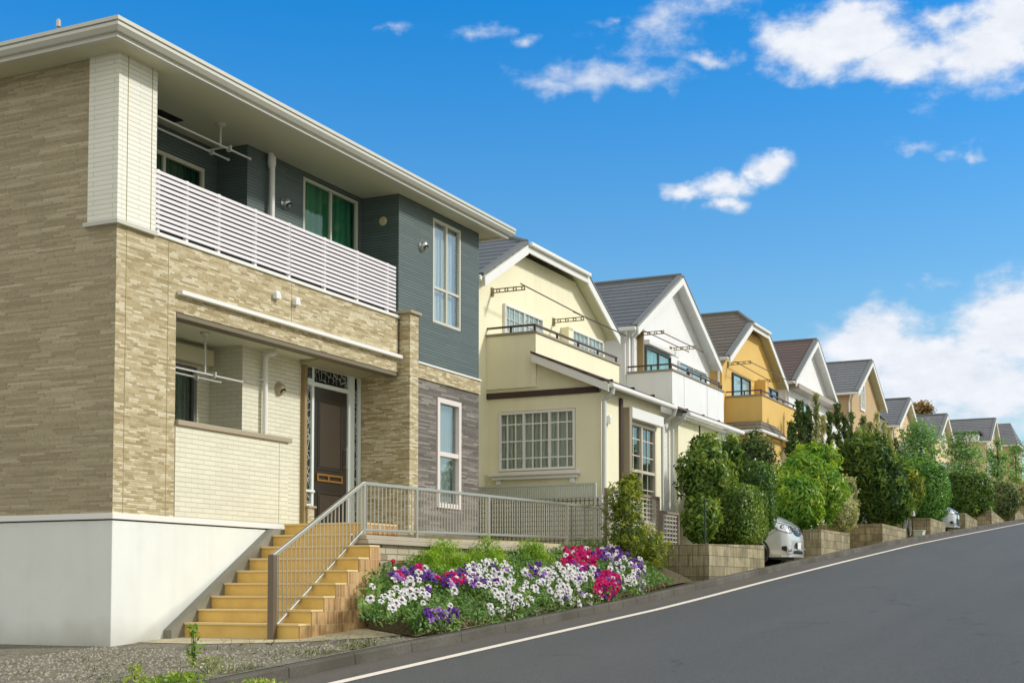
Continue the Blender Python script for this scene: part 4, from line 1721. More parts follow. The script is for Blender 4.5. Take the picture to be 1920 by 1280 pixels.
# --- small grey-roofed house with a dormer
h7, g7 = gable_house('dormer_house', 'small white house with grey roof, white dormer and beige gable', 68.6, 74.6, 12.45, 4.2, 9.55, .52, peach_st, light_grey_roof)
m = MB()
a0 = (67.9, 69.3)
m.extrude([(68.2, 12.9, 9.2), (68.2, 14.1, 9.2), (68.2, 14.1, 9.75), (68.2, 13.5, 10.25), (68.2, 12.9, 9.75)], (2.0, 0, 0))
dm = m.build('dormer', white_st, h7)
m = MB()
m.extrude([(68.05, 12.75, 9.68), (68.05, 13.5, 10.32), (68.05, 14.25, 9.68), (68.05, 14.25, 9.8), (68.05, 13.5, 10.44), (68.05, 12.75, 9.8)], (2.2, 0, 0))
m.build('dormer_roof', light_grey_roof, dm)
m = MB()
m.box(68.58, 71.6, 11.5, 12.44, 4.2, 8.7)
m.build('front_bay', white_st, h7)
gwin(h7, 69.4, 70.6, 7.3, 8.5, 11.5, frame=white_paint, nv=1, behind=room_dark, name='bay_window')
# --- three farther houses
h8, g8 = gable_house('peach_house', 'peach rendered house with grey roof, nearer of the two behind slim trees', 81.3, 87.0, 12.45, 5.0, 10.15, .55, peach_st, light_grey_roof)
gwin(h8, 83.6, 84.6, 9.8, 10.8, 12.45, nv=0, behind=net_curtain)
m = MB()
m.box(81.2, 84.8, 11.3, 12.44, 5.0, 8.7)
m.build('front_bay', white_st, h8)
gwin(h8, 82.2, 83.8, 7.4, 8.5, 11.3, frame=white_paint, nv=1, behind=room_dark, name='bay_window')
h9, g9 = gable_house('long_roofed_house', 'peach gabled house with long grey roof, a dormer and white corner pipes', 105.2, 111.6, 12.45, 6.6, 12.3, .58, peach_st, light_grey_roof, depth=9)
gwin(h9, 107.0, 108.6, 10.4, 12.2, 12.45, nv=1, behind=room_dark)
gwin(h9, 108.7, 109.5, 12.6, 13.6, 12.45, nv=0, behind=net_curtain)
m = MB()
m.box(105.0, 105.3, 12.2, 12.449, 6.6, 12.0)
m.box(106.2, 106.5, 12.2, 12.449, 6.6, 12.0)
m.build('corner_pipe', white_paint, h9)
m = MB()
m.extrude([(104.9, 13.0, 12.2), (104.9, 14.8, 12.2), (104.9, 14.8, 12.8), (104.9, 13.0, 12.8)], (2.4, 0, 0))
dm = m.build('dormer', white_st, h9)
m = MB()
m.box(104.6, 107.4, 12.8, 15, 12.81, 12.95)
m.build('dormer_roof', plain('dark_slate', (58, 62, 68), .5), dm)
h10 = thing('hipped_roof_house', 'far grey hipped-roof house at the right end of the row', 'house', (122.9, 12.4, 7.2))
m = MB()
m.box(122.9, 129.2, 12.4, 21, 7.2, 13.7)
m.build('wall', peach_st, h10)
m = MB()
m.add([(122.5, 12.0, 13.62), (129.6, 12.0, 13.62), (129.6, 21.4, 13.62), (122.5, 21.4, 13.62), (126.05, 12.95, 15.85), (126.05, 20.4, 15.85)],
      [(0, 1, 4), (1, 2, 5, 4), (2, 3, 5), (3, 0, 4, 5), (0, 3, 2, 1)])
m.build('roof', light_grey_roof, h10)
m = MB()
m.box(122.38, 129.72, 11.88, 11.995, 13.5, 13.61)
m.box(122.38, 122.495, 12.0, 21.4, 13.5, 13.61)
m.build('gutter', white_paint, h10)
gwin(h10, 124.2, 126.4, 11.6, 12.9, 12.4, nv=1, behind=net_curtain)

# ------------------------------------------------------------------ planters of concrete blocks
def planter(label, s0, s1, tf, tb, zl, zr, zb):
    e = thing('block_planter', label, 'planter', (s0, tf, zb), 'concrete block planters along the street')
    m = MB()
    w = .12
    # walls with a sloping top (zl at s0, zr at s1)
    def slab(x0, x1, y0, y1):
        def zz(x):
            return zl + (zr - zl) * (x - s0) / (s1 - s0)
        m.add([(x0, y0, zb), (x1, y0, zb), (x1, y1, zb), (x0, y1, zb), (x0, y0, zz(x0)), (x1, y0, zz(x1)), (x1, y1, zz(x1)), (x0, y1, zz(x0))],
              [(0, 3, 2, 1), (4, 5, 6, 7), (0, 1, 5, 4), (1, 2, 6, 5), (2, 3, 7, 6), (3, 0, 4, 7)])
    slab(s0, s1, tf, tf + w)
    slab(s0, s0 + w, tf + w, tb)
    slab(s1 - w, s1, tf + w, tb)
    m.build('block_wall', block_m, e, bevel=.008)
    m = MB()
    m.add([(s0 + w, tf + w, zl - .08), (s1 - w, tf + w, zr - .08), (s1 - w, tb, zr - .08), (s0 + w, tb, zl - .08)], [(0, 1, 2, 3)])
    m.build('planting_soil', soil_m, e, recalc=False)
    return e


planter('block planter under the clipped hedge beside the near silver car', 25.15, 29.05, 8.05, 9.6, 2.42, 2.50, 1.2)
planter('block planter right of the near silver car, under the bright green bush', 34.75, 38.1, 8.15, 10.2, 3.06, 3.08, 1.6)
planter('darker block planter under the large dark evergreen, left of the bicycle', 42.25, 46.3, 8.05, 10.2, 3.52, 3.5, 2.2)
planter('block planter right of the bicycle and white tub', 51.2, 54.7, 8.05, 10.2, 4.10, 4.05, 2.8)
planter('block planter right of the far silver car', 60.3, 64.1, 8.05, 10.2, 4.72, 4.55, 3.4)
planter('second block planter uphill of the far silver car', 69.3, 75, 8.05, 10.2, 5.3, 5.0, 4.0)
planter('third block planter uphill of the far silver car', 80.0, 85, 8.05, 10.2, 6.0, 5.7, 4.6)
planter('uppermost block planter at the right edge', 88.0, 95, 8.05, 10.2, 6.5, 6.4, 5.2)

# ------------------------------------------------------------------ lattice fences
def lattice(name, label, mode, pos, a0, a1, z0, z1, pitch, mat, frame, bar=.018, group=None, across=None):
    e = thing(name, label, 'fence', (a0, pos, z0) if mode == 't' else (pos, a0, z0), group)

    def bx(m, p, q, d0, d1, y0, y1):
        m.box(p, q, pos + d0, pos + d1, y0, y1) if mode == 't' else m.box(pos + d0, pos + d1, p, q, y0, y1)
    f = MB()
    bx(f, a0, a0 + .06, -.03, .03, z0 - .3, z1)
    bx(f, a1 - .06, a1, -.03, .03, z0 - .3, z1)
    bx(f, a0 + .06, a1 - .06, -.03, .03, z1 - .05, z1)
    bx(f, a0 + .06, a1 - .06, -.03, .03, z0, z0 + .04)
    f.build('frame', frame, e)
    v, h = MB(), MB()
    n = int((a1 - a0) / (across or pitch))
    for i in range(1, n):
        x = a0 + (a1 - a0) * i / n
        bx(v, x - bar / 2, x + bar / 2, -.008, -.001, z0 + .04, z1 - .05)
    n = int((z1 - z0) / pitch)
    for i in range(1, n):
        x = z0 + (z1 - z0) * i / n
        bx(h, a0 + .06, a1 - .06, .0, .007, x - bar / 2, x + bar / 2)
    v.build('upright_bars', mat, e)
    h.build('cross_bars', mat, e)
    return e


white_lat = plain('pale_lattice', (206, 200, 190), .6)
dark_lat = plain('grey_lattice', (112, 118, 114), .6)
lattice('lattice_fence', 'pale square lattice fence in front of the white house window, right of the yellow-green shrub', 't', 9.45, 23.4, 26.25, 2.1, 3.42, .085, white_lat, plain('lattice_frame', (150, 136, 122), .6), .024, 'lattice fences', .17)
lattice('lattice_fence', 'lower pale lattice fence beside the hedge post', 't', 9.5, 26.5, 27.6, 2.1, 3.16, .085, white_lat, MATS['lattice_frame'], .024, 'lattice fences', .17)
lattice('wire_fence', 'grey wire mesh fence below the cream house window', 's', 24.1, 9.8, 12.7, 2.3, 3.34, .09, dark_lat, MATS['grey_white_pipe'], .02)
e = thing('screen_fence', 'thin pale ribbed screen standing above the wire mesh fence', 'fence', (24.05, 9.9, 2.4))
m = MB()
for i in range(58):
    a = 9.95 + i * .048
    m.box(24.03, 24.05, a, a + .034, 3.3, 3.54)
m.build('ribs', plain('pale_screen', (196, 202, 192), .6), e)
m = MB()
m.box(24.02, 24.06, 9.9, 12.75, 3.542, 3.575)
m.box(24.02, 24.06, 9.9, 9.945, 2.4, 3.54)
m.build('frame', MATS['pale_screen'], e)

# ------------------------------------------------------------------ cars
car_paint = M('silver_paint', lambda k: k.finish(lin((206, 210, 213)), .28, metal=.35, coat=1.0))
car_paint2 = M('pale_silver_paint', lambda k: k.finish(lin((200, 208, 214)), .28, metal=.35, coat=1.0))
black_pl = plain('black_plastic', (20, 20, 22), .5, wear=.05)
tyre_m = plain('tyre_rubber', (26, 26, 27), .85)
chrome = plain('chrome', (226, 226, 232), .12, metal=1., wear=.03)
lamp_glass = M('headlamp_lens', lambda k: k.finish(lin((214, 220, 224)), .06, metal=.5, coat=1.))
car_glass = plain('car_glass', (22, 28, 30), .05, wear=0)


def car(name, label, cx, nose_t, zg, width, length, height, hood_z, paint, van=True):
    """car parked nose to the street; local x across, y back from the nose; front details are laid on the body surface"""
    e = thing(name, label, 'car', (cx, nose_t, zg), 'cars parked nose to the street')
    W = width / 2
    q = 1.0 if van else .9
    st_ = [(0.0, .72, .25, .45, .58, .67, .72), (.045, .85, .21, .55, .75, .88, .74), (.13, .93, .20, .60, .86, 1.01, .75), (.40, .985, .20, .66, 1.0, 1.18, .78),
           (.90, 1.0, .20, .70, 1.12, 1.35, .80), (1.22, 1.0, .20, .70, 1.14, 1.47, .80), (2.0, 1.0, .20, .72, 1.12, height / q * .97, .74),
           (2.8, 1.0, .20, .72, 1.13, height / q, .74), (length - .5, 1.0, .20, .72, 1.13, height / q * .99, .74), (length - .12, .97, .22, .70, 1.1, height / q * .93, .70),
           (length, .9, .30, .66, 1.0, height / q * .8, .62)]
    rows = []
    for (y, w, zb_, z1, z2, zt_, tf) in st_:
        tall = zt_ > 1.4
        half = [(w * .86, zb_), (w * .97, zb_ + .05), (w, (zb_ + z1) / 2), (w, z1), (w * .985, z2), ((w * .985 * .35 + w * tf * .65) if tall else w * (.5 + .5 * tf), z2 + (zt_ - z2) * (.62 if tall else .72)),
                (w * tf, zt_ - .02), (w * tf * .5, zt_ + .012)]
        rows.append([(-W * a, y, z * q) for a, z in half] + [(0, y, (zt_ + .02) * q)] + [(W * a, y, z * q) for a, z in reversed(half)])
    n = len(rows[0])
    m = MB()
    vs = [(cx + x, nose_t + y, zg + z) for r in rows for (x, y, z) in r]
    fs = [(k * n + i, k * n + i + 1, (k + 1) * n + i + 1, (k + 1) * n + i) for k in range(len(rows) - 1) for i in range(n - 1)]
    fs += [(k * n + n - 1, k * n, (k + 1) * n, (k + 1) * n + n - 1) for k in range(len(rows) - 1)]
    fs += [tuple(range(n)), tuple(range((len(rows) - 1) * n, len(rows) * n))]
    m.add(vs, fs)
    body = m.build('body', paint, e, smooth=True, subsurf=2)
    bpy.context.view_layer.update()
    dg = bpy.context.evaluated_depsgraph_get()
    bvh = BVHTree.FromObject(body, dg)
    oo = ORI[body.name]

    def S(deg, z, off=.0):
        """point on the nose seen from the body axis at this bearing (degrees from straight ahead) and height"""
        c = Vector((cx, nose_t + .9, zg + z * q))
        d = Vector((math.sin(math.radians(deg)), -math.cos(math.radians(deg)), 0))
        hit = bvh.ray_cast(c - oo, d)
        dist = hit[3] if hit[0] is not None else .9
        return c + d * (dist + off)

    def patch(m, degs, lo, hi, off, nz=4):
        o = len(m.v)
        for dd, a_, b_ in zip(degs, lo, hi):
            for j in range(nz + 1):
                m.v.append(tuple(S(dd, a_ + (b_ - a_) * j / nz, off)))
        for i in range(len(degs) - 1):
            for j in range(nz):
                a_ = o + i * (nz + 1) + j
                m.f.append((a_, a_ + nz + 1, a_ + nz + 2, a_ + 1))
                m.m.append(0)

    def P(x, y, z):
        return (cx + x, nose_t + y, zg + z * q)
    m = MB()
    m.add([P(-W * .74, 1.28, 1.53), P(W * .74, 1.28, 1.53), P(W * .66, 1.92, height / q * .96), P(-W * .66, 1.92, height / q * .96)], [(0, 1, 2, 3)])
    m.build('windscreen', car_glass, e, recalc=False)
    for sg in (-1, 1):
        m = MB()
        for y0, y1 in ((1.75, 2.75), (2.83, length - .9)):
            m.add([P(sg * W * 1.0, y0, 1.2), P(sg * W * 1.0, y1, 1.2), P(sg * W * .86, y1, height / q * .9), P(sg * W * .86, y0 + (.22 if y0 < 2 else 0), height / q * .9)], [(0, 1, 2, 3)])
        m.build('side_window', car_glass, e, recalc=False)
        dg_ = [30, 36, 42, 48, 54, 60, 65, 69]
        lo = [.80, .785, .79, .82, .87, .93, 1.0, 1.06]
        hi = [.95, .97, .995, 1.02, 1.045, 1.065, 1.08, 1.085]
        m = MB()
        patch(m, [sg * x for x in dg_], lo, hi, .008)
        hl = m.build('headlight', lamp_glass, e, smooth=True, recalc=False)
        m = MB()
        ring = [S(sg * a_, b_, .012) for a_, b_ in zip(dg_, lo)] + [S(sg * a_, b_, .012) for a_, b_ in reversed(list(zip(dg_, hi)))]
        for a_, b_ in zip(ring, ring[1:] + ring[:1]):
            m.tube(a_, b_, .008, 6)
        m.build('lamp_trim', black_pl, hl)
        m = MB()
        for dd, zz, rr in ((37, .875, .05), (47, .93, .048)):
            m.lathe(S(sg * dd, zz, .004), (sg * math.sin(math.radians(dd)), -math.cos(math.radians(dd)), .1), [(0, .018), (rr * .6, .016), (rr, .008), (rr * 1.15, 0)], 14, mis=[0, 1, 1])
        m.build('projector', [chrome, black_pl], hl)
        m = MB()
        patch(m, [sg * x for x in (34, 39, 44, 49)], [.34, .33, .34, .37], [.43, .46, .47, .46], .006)
        fg = m.build('fog_lamp', black_pl, e, recalc=False)
        m = MB()
        m.lathe(S(sg * 39, .40, .004), (sg * .6, -.8, 0), [(0, .02), (.045, .018), (.055, .006), (.055, 0)], 14)
        m.tube(S(sg * 33, .35, .015), S(sg * 49, .37, .015), .012, 6)
        m.build('fog_lens', chrome, fg)
        m = MB()
        m.lathe(P(sg * (W + .07), 1.6, 1.24), (0, 1, 0), [(0, -.07), (.07, -.05), (.1, 0), (.09, .05), (0, .06)], 12)
        m.build('mirror', paint, e, smooth=True)
        for yy in (.86, length - .85):
            wq = MB()
            wq.lathe(P(sg * (W - .2), yy, .30), (sg, 0, 0), [(.2, 0), (.29, 0), (.31, .03), (.315, .1), (.31, .17), (.29, .205), (.2, .21)], 24)
            wh = wq.build('wheel', tyre_m, e, smooth=True)
            wq = MB()
            wq.lathe(P(sg * (W + .006), yy, .30), (sg, 0, 0), [(.2, .0), (.19, .005), (.05, -.02), (0, .0)], 20)
            wq.build('rim', chrome, wh)
            wq = MB()
            wq.lathe(P(sg * (W + .002), yy, .32), (sg, 0, 0), [(.31, .0), (.35, .006), (.365, .0)], 28)
            wq.build('arch_trim', black_pl, e)
    m = MB()
    gd = [-28, -21, -14, -7, 0, 7, 14, 21, 28]
    gl_ = [.84, .77, .735, .72, .715, .72, .735, .77, .84] if van else [.80, .78, .77, .77, .77, .77, .77, .78, .80]
    patch(m, gd, gl_, [.965] * 9 if van else [.90] * 9, .006)
    gr = m.build('grille', black_pl, e, recalc=False)
    if van:
        m = MB()
        for i in range(4):
            z = .765 + .056 * i
            w = 15 + 3.6 * i
            pts = [S(-w + 2 * w * j / 8, z, .016) for j in range(9)]
            for a_, b_ in zip(pts, pts[1:]):
                m.bar(a_, b_, .016, .026)
        m.build('grille_bars', chrome, gr)
    m = MB()
    c = S(0, .86, .022)
    m.lathe(c, (0, -1, .25), [(.05, 0), (.07, 0), (.07, .014), (.05, .014), (.05, 0)], 20)
    m.bar(c + Vector((-.085, -.012, 0)), c + Vector((.085, -.012, 0)), .014, .026)
    m.build('round_emblem', chrome, gr)
    m = MB()
    if van:
        patch(m, [-22, -15, 0, 15, 22], [.42] * 5, [.50, .56, .57, .56, .50], .008)
        patch(m, [-26, -15, 0, 15, 26], [.29] * 5, [.355, .37, .37, .37, .355], .008)
    else:
        patch(m, [-24, -14, 0, 14, 24], [.30] * 5, [.60] * 5, .008)
    m.build('lower_intake', black_pl, e, recalc=False)
    m = MB()
    c = S(0, .485 if van else .68, .02)
    m.box(c.x - .165, c.x + .165, c.y - .012, c.y, c.z - .082, c.z + .082)
    m.build('number_plate', plain('plate_white', (236, 238, 232), .4), e, bevel=.004)
    m = MB()
    dd = list(range(-72, 73, 8))
    for a_, b_ in zip(dd, dd[1:]):
        m.bar(S(a_, .23, .012), S(b_, .23, .012), .07, .05)
    m.build('lip_spoiler', paint, e)
    m = MB()
    for sg in (-1, 1):
        pts = [S(sg * a_, b_, .003) for a_, b_ in ((54, .86), (62, .76), (70, .70))]
        for a_, b_ in zip(pts, pts[1:]):
            m.tube(a_, b_, .005, 5)
    pts = [S(a_, .995 + .0016 * abs(a_), .004) for a_ in range(-56, 57, 8)]
    for a_, b_ in zip(pts, pts[1:]):
        m.tube(a_, b_, .006, 5)
    m.build('panel_gap', MATS['dark_gap'], body)
    m = MB()
    m.box(cx - W * .85, cx + W * .85, nose_t + .3, nose_t + length - .3, zg + .15, zg + .24)
    m.build('underbody', black_pl, e)
    return e


car('parked_car', 'silver minivan parked nose-out between the hedge planter and the bright green bush', 33.4, 8.4, 2.12, 1.69, 4.7, 1.85, 1.07, car_paint)
car('parked_car', 'smaller silver car far up the street with black lower grille', 58.85, 8.15, 3.86, 1.66, 4.0, 1.6, .98, car_paint2, van=False)

# ------------------------------------------------------------------ bicycle, tub, parasol, hedge post
bk = thing('bicycle', 'bicycle with a front basket standing behind the dark block planter', 'bicycle', (50.1, 8.6, 3.3))


def bike(e, s, t, zg):
    R = .33
    for k, (ds, nm) in enumerate(((0, 'wheel'), (-1.05, 'wheel'))):
        m = MB()
        n = 28
        c = Vector((s + ds, t, zg + R))
        for i in range(n):
            a, b_ = 6.2832 * i / n, 6.2832 * (i + 1) / n
            m.tube(c + Vector((math.cos(a), 0, math.sin(a))) * R, c + Vector((math.cos(b_), 0, math.sin(b_))) * R, .02, 6)
        w = m.build(nm, tyre_m, e)
        m = MB()
        for i in range(n):
            a, b_ = 6.2832 * i / n, 6.2832 * (i + 1) / n
            m.tube(c + Vector((math.cos(a), 0, math.sin(a))) * (R - .03), c + Vector((math.cos(b_), 0, math.sin(b_))) * (R - .03), .012, 6)
        for i in range(14):
            a = 6.2832 * i / 14
            m.tube(c, c + Vector((math.cos(a), 0, math.sin(a))) * (R - .03), .003, 4)
        m.tube(c - Vector((0, .05, 0)), c + Vector((0, .05, 0)), .025, 8)
        m.build('rim', steel, w)
    m = MB()
    bb = Vector((s - .62, t, zg + .28))
    hd_ = Vector((s - .18, t, zg + .78))
    stt = Vector((s - .78, t, zg + .72))
    ra, fa = Vector((s - 1.05, t, zg + R)), Vector((s, t, zg + R))
    for a, b_ in ((bb, hd_), (bb, stt), (bb, ra), (stt, ra), (hd_, fa), (Vector((s - .21, t, zg + .9)), hd_)):
        m.tube(a, b_, .018, 8)
    m.build('frame', dark_lat, e)
    m = MB()
    m.tube((s - .22, t - .27, zg + 1.0), (s - .22, t + .27, zg + 1.0), .014, 8)
    m.tube((s - .21, t, zg + .9), (s - .22, t, zg + 1.0), .014, 8)
    m.build('handlebar', steel, e)
    m = MB()
    m.lathe((s - .82, t, zg + .76), (0, 0, 1), [(0, 0), (.1, 0), (.12, .04), (.06, .07), (0, .07)], 12)
    m.build('saddle', black_pl, e)
    m = MB()
    m.box(s - .12, s + .2, t - .17, t + .17, zg + .72, zg + .98)
    m.build('basket', plain('pale_grey_basket', (196, 200, 196), .6), e, bevel=.02)


bike(bk, 50.1, 8.6, 3.40)
tb_ = thing('storage_tub', 'pale green-white plastic tub beside the bicycle wheel', 'tub', (49.8, 8.2, road_z(49.8) - .08))
m = MB()
z0 = road_z(49.8) - .06
m.add([(49.55, 8.08, z0), (50.0, 8.08, z0), (50.0, 8.33, z0), (49.55, 8.33, z0), (49.5, 8.05, z0 + .3), (50.07, 8.05, z0 + .3), (50.07, 8.37, z0 + .3), (49.5, 8.37, z0 + .3)],
      [(0, 3, 2, 1), (4, 5, 6, 7), (0, 1, 5, 4), (1, 2, 6, 5), (2, 3, 7, 6), (3, 0, 4, 7)])
m.build('tub_body', plain('pale_tub', (206, 214, 200), .5), tb_, bevel=.01)
m = MB()
m.box(49.48, 50.09, 8.03, 8.39, z0 + .301, z0 + .335)
m.build('lid', MATS['pale_tub'], tb_, bevel=.01)
pt = at(1416, 862, 9.9)
pz = thing('garden_parasol', 'folded green and white striped garden parasol behind the clipped hedge', 'parasol', (pt.x, 9.9, lot_z(pt.x)))
m = MB()
n = 16
for ring in range(2):
    pass
vs = [(pt.x, 9.9, pt.z)] + [(pt.x + (.16 if i % 2 else .11) * math.cos(6.2832 * i / n), 9.9 + (.16 if i % 2 else .11) * math.sin(6.2832 * i / n), pt.z - .32) for i in range(n)] + \
     [(pt.x + (.09 if i % 2 else .06) * math.cos(6.2832 * i / n), 9.9 + (.09 if i % 2 else .06) * math.sin(6.2832 * i / n), pt.z - .9) for i in range(n)]
m.add(vs[:n + 1] + vs[n + 1:], [(0, 1 + i, 1 + (i + 1) % n) for i in range(n)] + [(1 + i, n + 1 + i, n + 1 + (i + 1) % n, 1 + (i + 1) % n) for i in range(n)])
for i in range(len(m.m)):
    m.m[i] = (i // 2) % 2
m.build('canopy', [plain('parasol_green', (96, 150, 126), .7), plain('parasol_white', (226, 232, 224), .7)], pz)
m = MB()
m.tube((pt.x, 9.9, lot_z(pt.x)), (pt.x, 9.9, pt.z + .05), .018, 8)
m.build('pole', white_paint, pz)
q = at(1322, 1012, 8.25)
m = MB()
qt = at(1322, 938, 8.25)
m.tube((q.x, 8.25, q.z - .15), (q.x, 8.25, qt.z), .02, 8)
m.lathe((q.x, 8.25, qt.z), (0, 0, 1), [(.02, 0), (.026, .01), (.02, .03), (0, .035)], 10)
tag(m.build('garden_stake', plain('green_stake', (34, 60, 46), .5), None), 'dark green garden stake standing in the clipped hedge planter', 'stake')
# ------------------------------------------------------------------ foliage colours (dark to bright tones, darks partly standing for shaded gaps)
def lf(*c):
    return [tuple(x) for x in c]


L_DARK = leafmat('leaf_dark_evergreen', (.018, .055, .014), (.070, .160, .030), (.25, .38, .065))
L_MID = leafmat('leaf_glossy_mid', (.026, .080, .014), (.115, .225, .034), (.38, .48, .10), rough=.35)
L_BRIGHT = leafmat('leaf_bright_green', (0.0435, 0.1377, 0.0174), (0.1537, 0.3647, 0.0373), (0.4696, 0.5808, 0.0766), .35)
L_YELLOW = leafmat('leaf_yellow_green', (.05, .095, .018), (.165, .25, .03), (.44, .46, .05), .35)
L_OLIVE = leafmat('leaf_variegated_olive', (0.1087, 0.154, 0.0544), (0.3712, 0.4133, 0.1631), (0.66, 0.66, 0.3915))
L_CONIFER = leafmat('leaf_conifer', (.022, .055, .016), (.075, .135, .032), (.20, .27, .075), .2)
L_AIRY = leafmat('leaf_light_tree', (0.0635, 0.1721, 0.0635), (0.1856, 0.3805, 0.1305), (0.3944, 0.5887, 0.2175), .4)
L_FEATHER = leafmat('leaf_feathery_lime', (0.0906, 0.2175, 0.0181), (0.3133, 0.5437, 0.0392), (0.6032, 0.66, 0.087), .4)
L_BED = leafmat('leaf_bedding', (0.0399, 0.1087, 0.0254), (0.1277, 0.2718, 0.0565), (0.348, 0.4836, 0.1305), .3)
L_RUST = leafmat('leaf_rusty', (0.1087, 0.0906, 0.0363), (0.3712, 0.2393, 0.087), (0.6496, 0.3995, 0.1305), .3)
L_WEED = leafmat('leaf_weed', (0.0906, 0.1994, 0.0254), (0.3016, 0.4567, 0.0653), (0.66, 0.66, 0.1522), .35)

# ------------------------------------------------------------------ flower bed
B0, B1 = 13.9, 22.6


def bed_z(s, t):
    k = min(1., max(0., (t - 8.05) / 1.45))
    return lot_z(s) + .02 + .60 * k ** .9


def bed_left(t):
    return 14.0 + (t - 8.05) * .75


m = MB()
ss, ts = srange(0, 1, .05), srange(8.04, 9.66, .2)
for a0, a1 in zip(ss, ss[1:]):
    for t0, t1 in zip(ts, ts[1:]):
        def Q(a, t):
            s_ = bed_left(t) + (B1 + 1.5 - bed_left(t)) * a
            e = min(1, a * 14) if t < 9.4 else 1
            return (s_, t, lot_z(s_) + .02 + (bed_z(s_, t) - lot_z(s_)) * e)
        m.quad(Q(a0, t0), Q(a1, t0), Q(a1, t1), Q(a0, t1))
tag(m.build('flower_bed_soil', soil_m, None, recalc=False), kind='structure')
rng = np.random.default_rng(5)
n = 15000
T_ = 8.06 + 1.5 * rng.random(n) ** 1.1
S_ = np.array([bed_left(t) for t in T_])
S_ = S_ + (B1 + .6 - S_) * rng.random(n)
lowf = np.clip((T_ - 8.0) / .5, .25, 1)
Zb = np.array([bed_z(a, b) for a, b in zip(S_, T_)])
lump_ = .5 + .5 * np.sin(S_ * 3.1 + 1.3 * np.sin(T_ * 4)) * np.sin(T_ * 5 + S_)
P_ = np.stack([S_, T_, Zb + rng.random(n) * (.07 + .20 * lowf * (.4 + .6 * lump_))], 1)
N_ = np.tile(np.array([[-.2, -.5, .8]]), (n, 1))
V, F = leaf_geo(P_, N_, .085, rng, .26, droop=-.1, up=.35)
tag(mesh_np('ground_cover', V, F, L_BED, None, tone_of(P_, rng, .6, 4)), kind='stuff')
# dry fringe along the kerb
n = 2600
S_ = 14.2 + 8.6 * rng.random(n)
T_ = 8.03 + .16 * rng.random(n) ** 1.5
P_ = np.stack([S_, T_, np.array([lot_z(a) for a in S_]) + .03 + .07 * rng.random(n)], 1)
V, F = leaf_geo(P_, np.tile(np.array([[0, -.8, .3]]), (n, 1)), .10, rng, .12, droop=0, up=1.0)
tag(mesh_np('grass', V, F, leafmat('dry_grass', (.09, .08, .035), (.20, .17, .08), (.30, .27, .13), .2), None, rng.random(n)), kind='stuff')


def flower_mesh(name, petal, blotch, eye, r=.044, ruffle=0., seed=0):
    """five overlapping round petals with a blotch and an eye, facing +z"""
    rg_ = random.Random(seed)
    vs, fs, mi = [], [], []
    for k in range(5):
        a = 6.2832 * k / 5 + .3
        rr = r * (1.12 if k in (0, 1) else .95)
        cxp, cyp = math.cos(a) * rr * .5, math.sin(a) * rr * .5
        o = len(vs)
        vs.append((0, 0, .002 * (k % 2)))
        for j in range(8):
            b_ = a - 2.2 + 4.4 * j / 7
            q = rr * (.60 + ruffle * rg_.uniform(-.15, .15))
            vs.append((cxp + math.cos(b_) * q, cyp + math.sin(b_) * q, .003 * (k % 2) + .008 * math.sin(j * 1.3) * (1 + 3 * ruffle) - .004))
        for j in range(7):
            fs.append((o, o + 1 + j, o + 2 + j))
            mi.append(0)
    for (rad, z, idx, n_) in ((.34, .009, 1, 7), (.11, .012, 2, 6)):
        o = len(vs)
        for j in range(n_):
            b_ = 6.2832 * j / n_
            q = r * rad * (1 + (.3 if idx == 1 and j % 2 else 0))
            vs.append((math.cos(b_) * q, math.sin(b_) * q, z))
        fs.append(tuple(range(o, o + n_)))
        mi.append(idx)
    me = bpy.data.meshes.new(name)
    me.from_pydata(vs, [], fs)
    me.polygons.foreach_set('material_index', mi)
    for q in (petal, blotch, eye):
        me.materials.append(q)
    return me


def petal_mat(name, rgb):
    def f(k):
        p = k.n('ShaderNodeBsdfPrincipled')
        p.inputs['Base Color'].default_value = (*lin(rgb), 1)
        p.inputs['Roughness'].default_value = .6
        t = k.n('ShaderNodeBsdfTranslucent')
        t.inputs['Color'].default_value = (*lin(rgb), 1)
        mm = k.n('ShaderNodeMixShader')
        mm.inputs[0].default_value = .3
        k.l(p.outputs[0], mm.inputs[1])
        k.l(t.outputs[0], mm.inputs[2])
        o = k.n('ShaderNodeOutputMaterial')
        k.l(mm.outputs[0], o.inputs[0])
        return k.m
    return M(name, f)


pw_, pv_, pm_, pl_ = petal_mat('white_petal', (244, 242, 244)), petal_mat('violet_petal', (112, 52, 168)), petal_mat('magenta_petal', (216, 10, 120)), petal_mat('lilac_petal', (190, 150, 216))
pb_, py_ = petal_mat('dark_blotch', (44, 22, 70)), petal_mat('yellow_eye', (214, 176, 60))
FM = {'w': [flower_mesh('white_pansy', pw_, pb_, py_, .050, .25, i) for i in range(3)], 'v': [flower_mesh('violet_pansy', pv_, pb_, py_, .050, .35, i) for i in range(2)] + [flower_mesh('lilac_pansy', pl_, pv_, py_, .048, .35, 9)],
      'm': [flower_mesh('magenta_petunia', pm_, petal_mat('deep_magenta', (150, 4, 84)), pm_, .056, .6, i) for i in range(2)]}


def canopy_hit(u, v, lift):
    d = ray(u, v)
    k = 12.
    while k < 34:
        p = Vector((0, 0, EYE)) + d * k
        if p.y > 8.02 and p.z < bed_z(p.x, min(p.y, 9.6)) + lift:
            return p
        if p.y > 9.55:
            return p
        k += .02
    return p


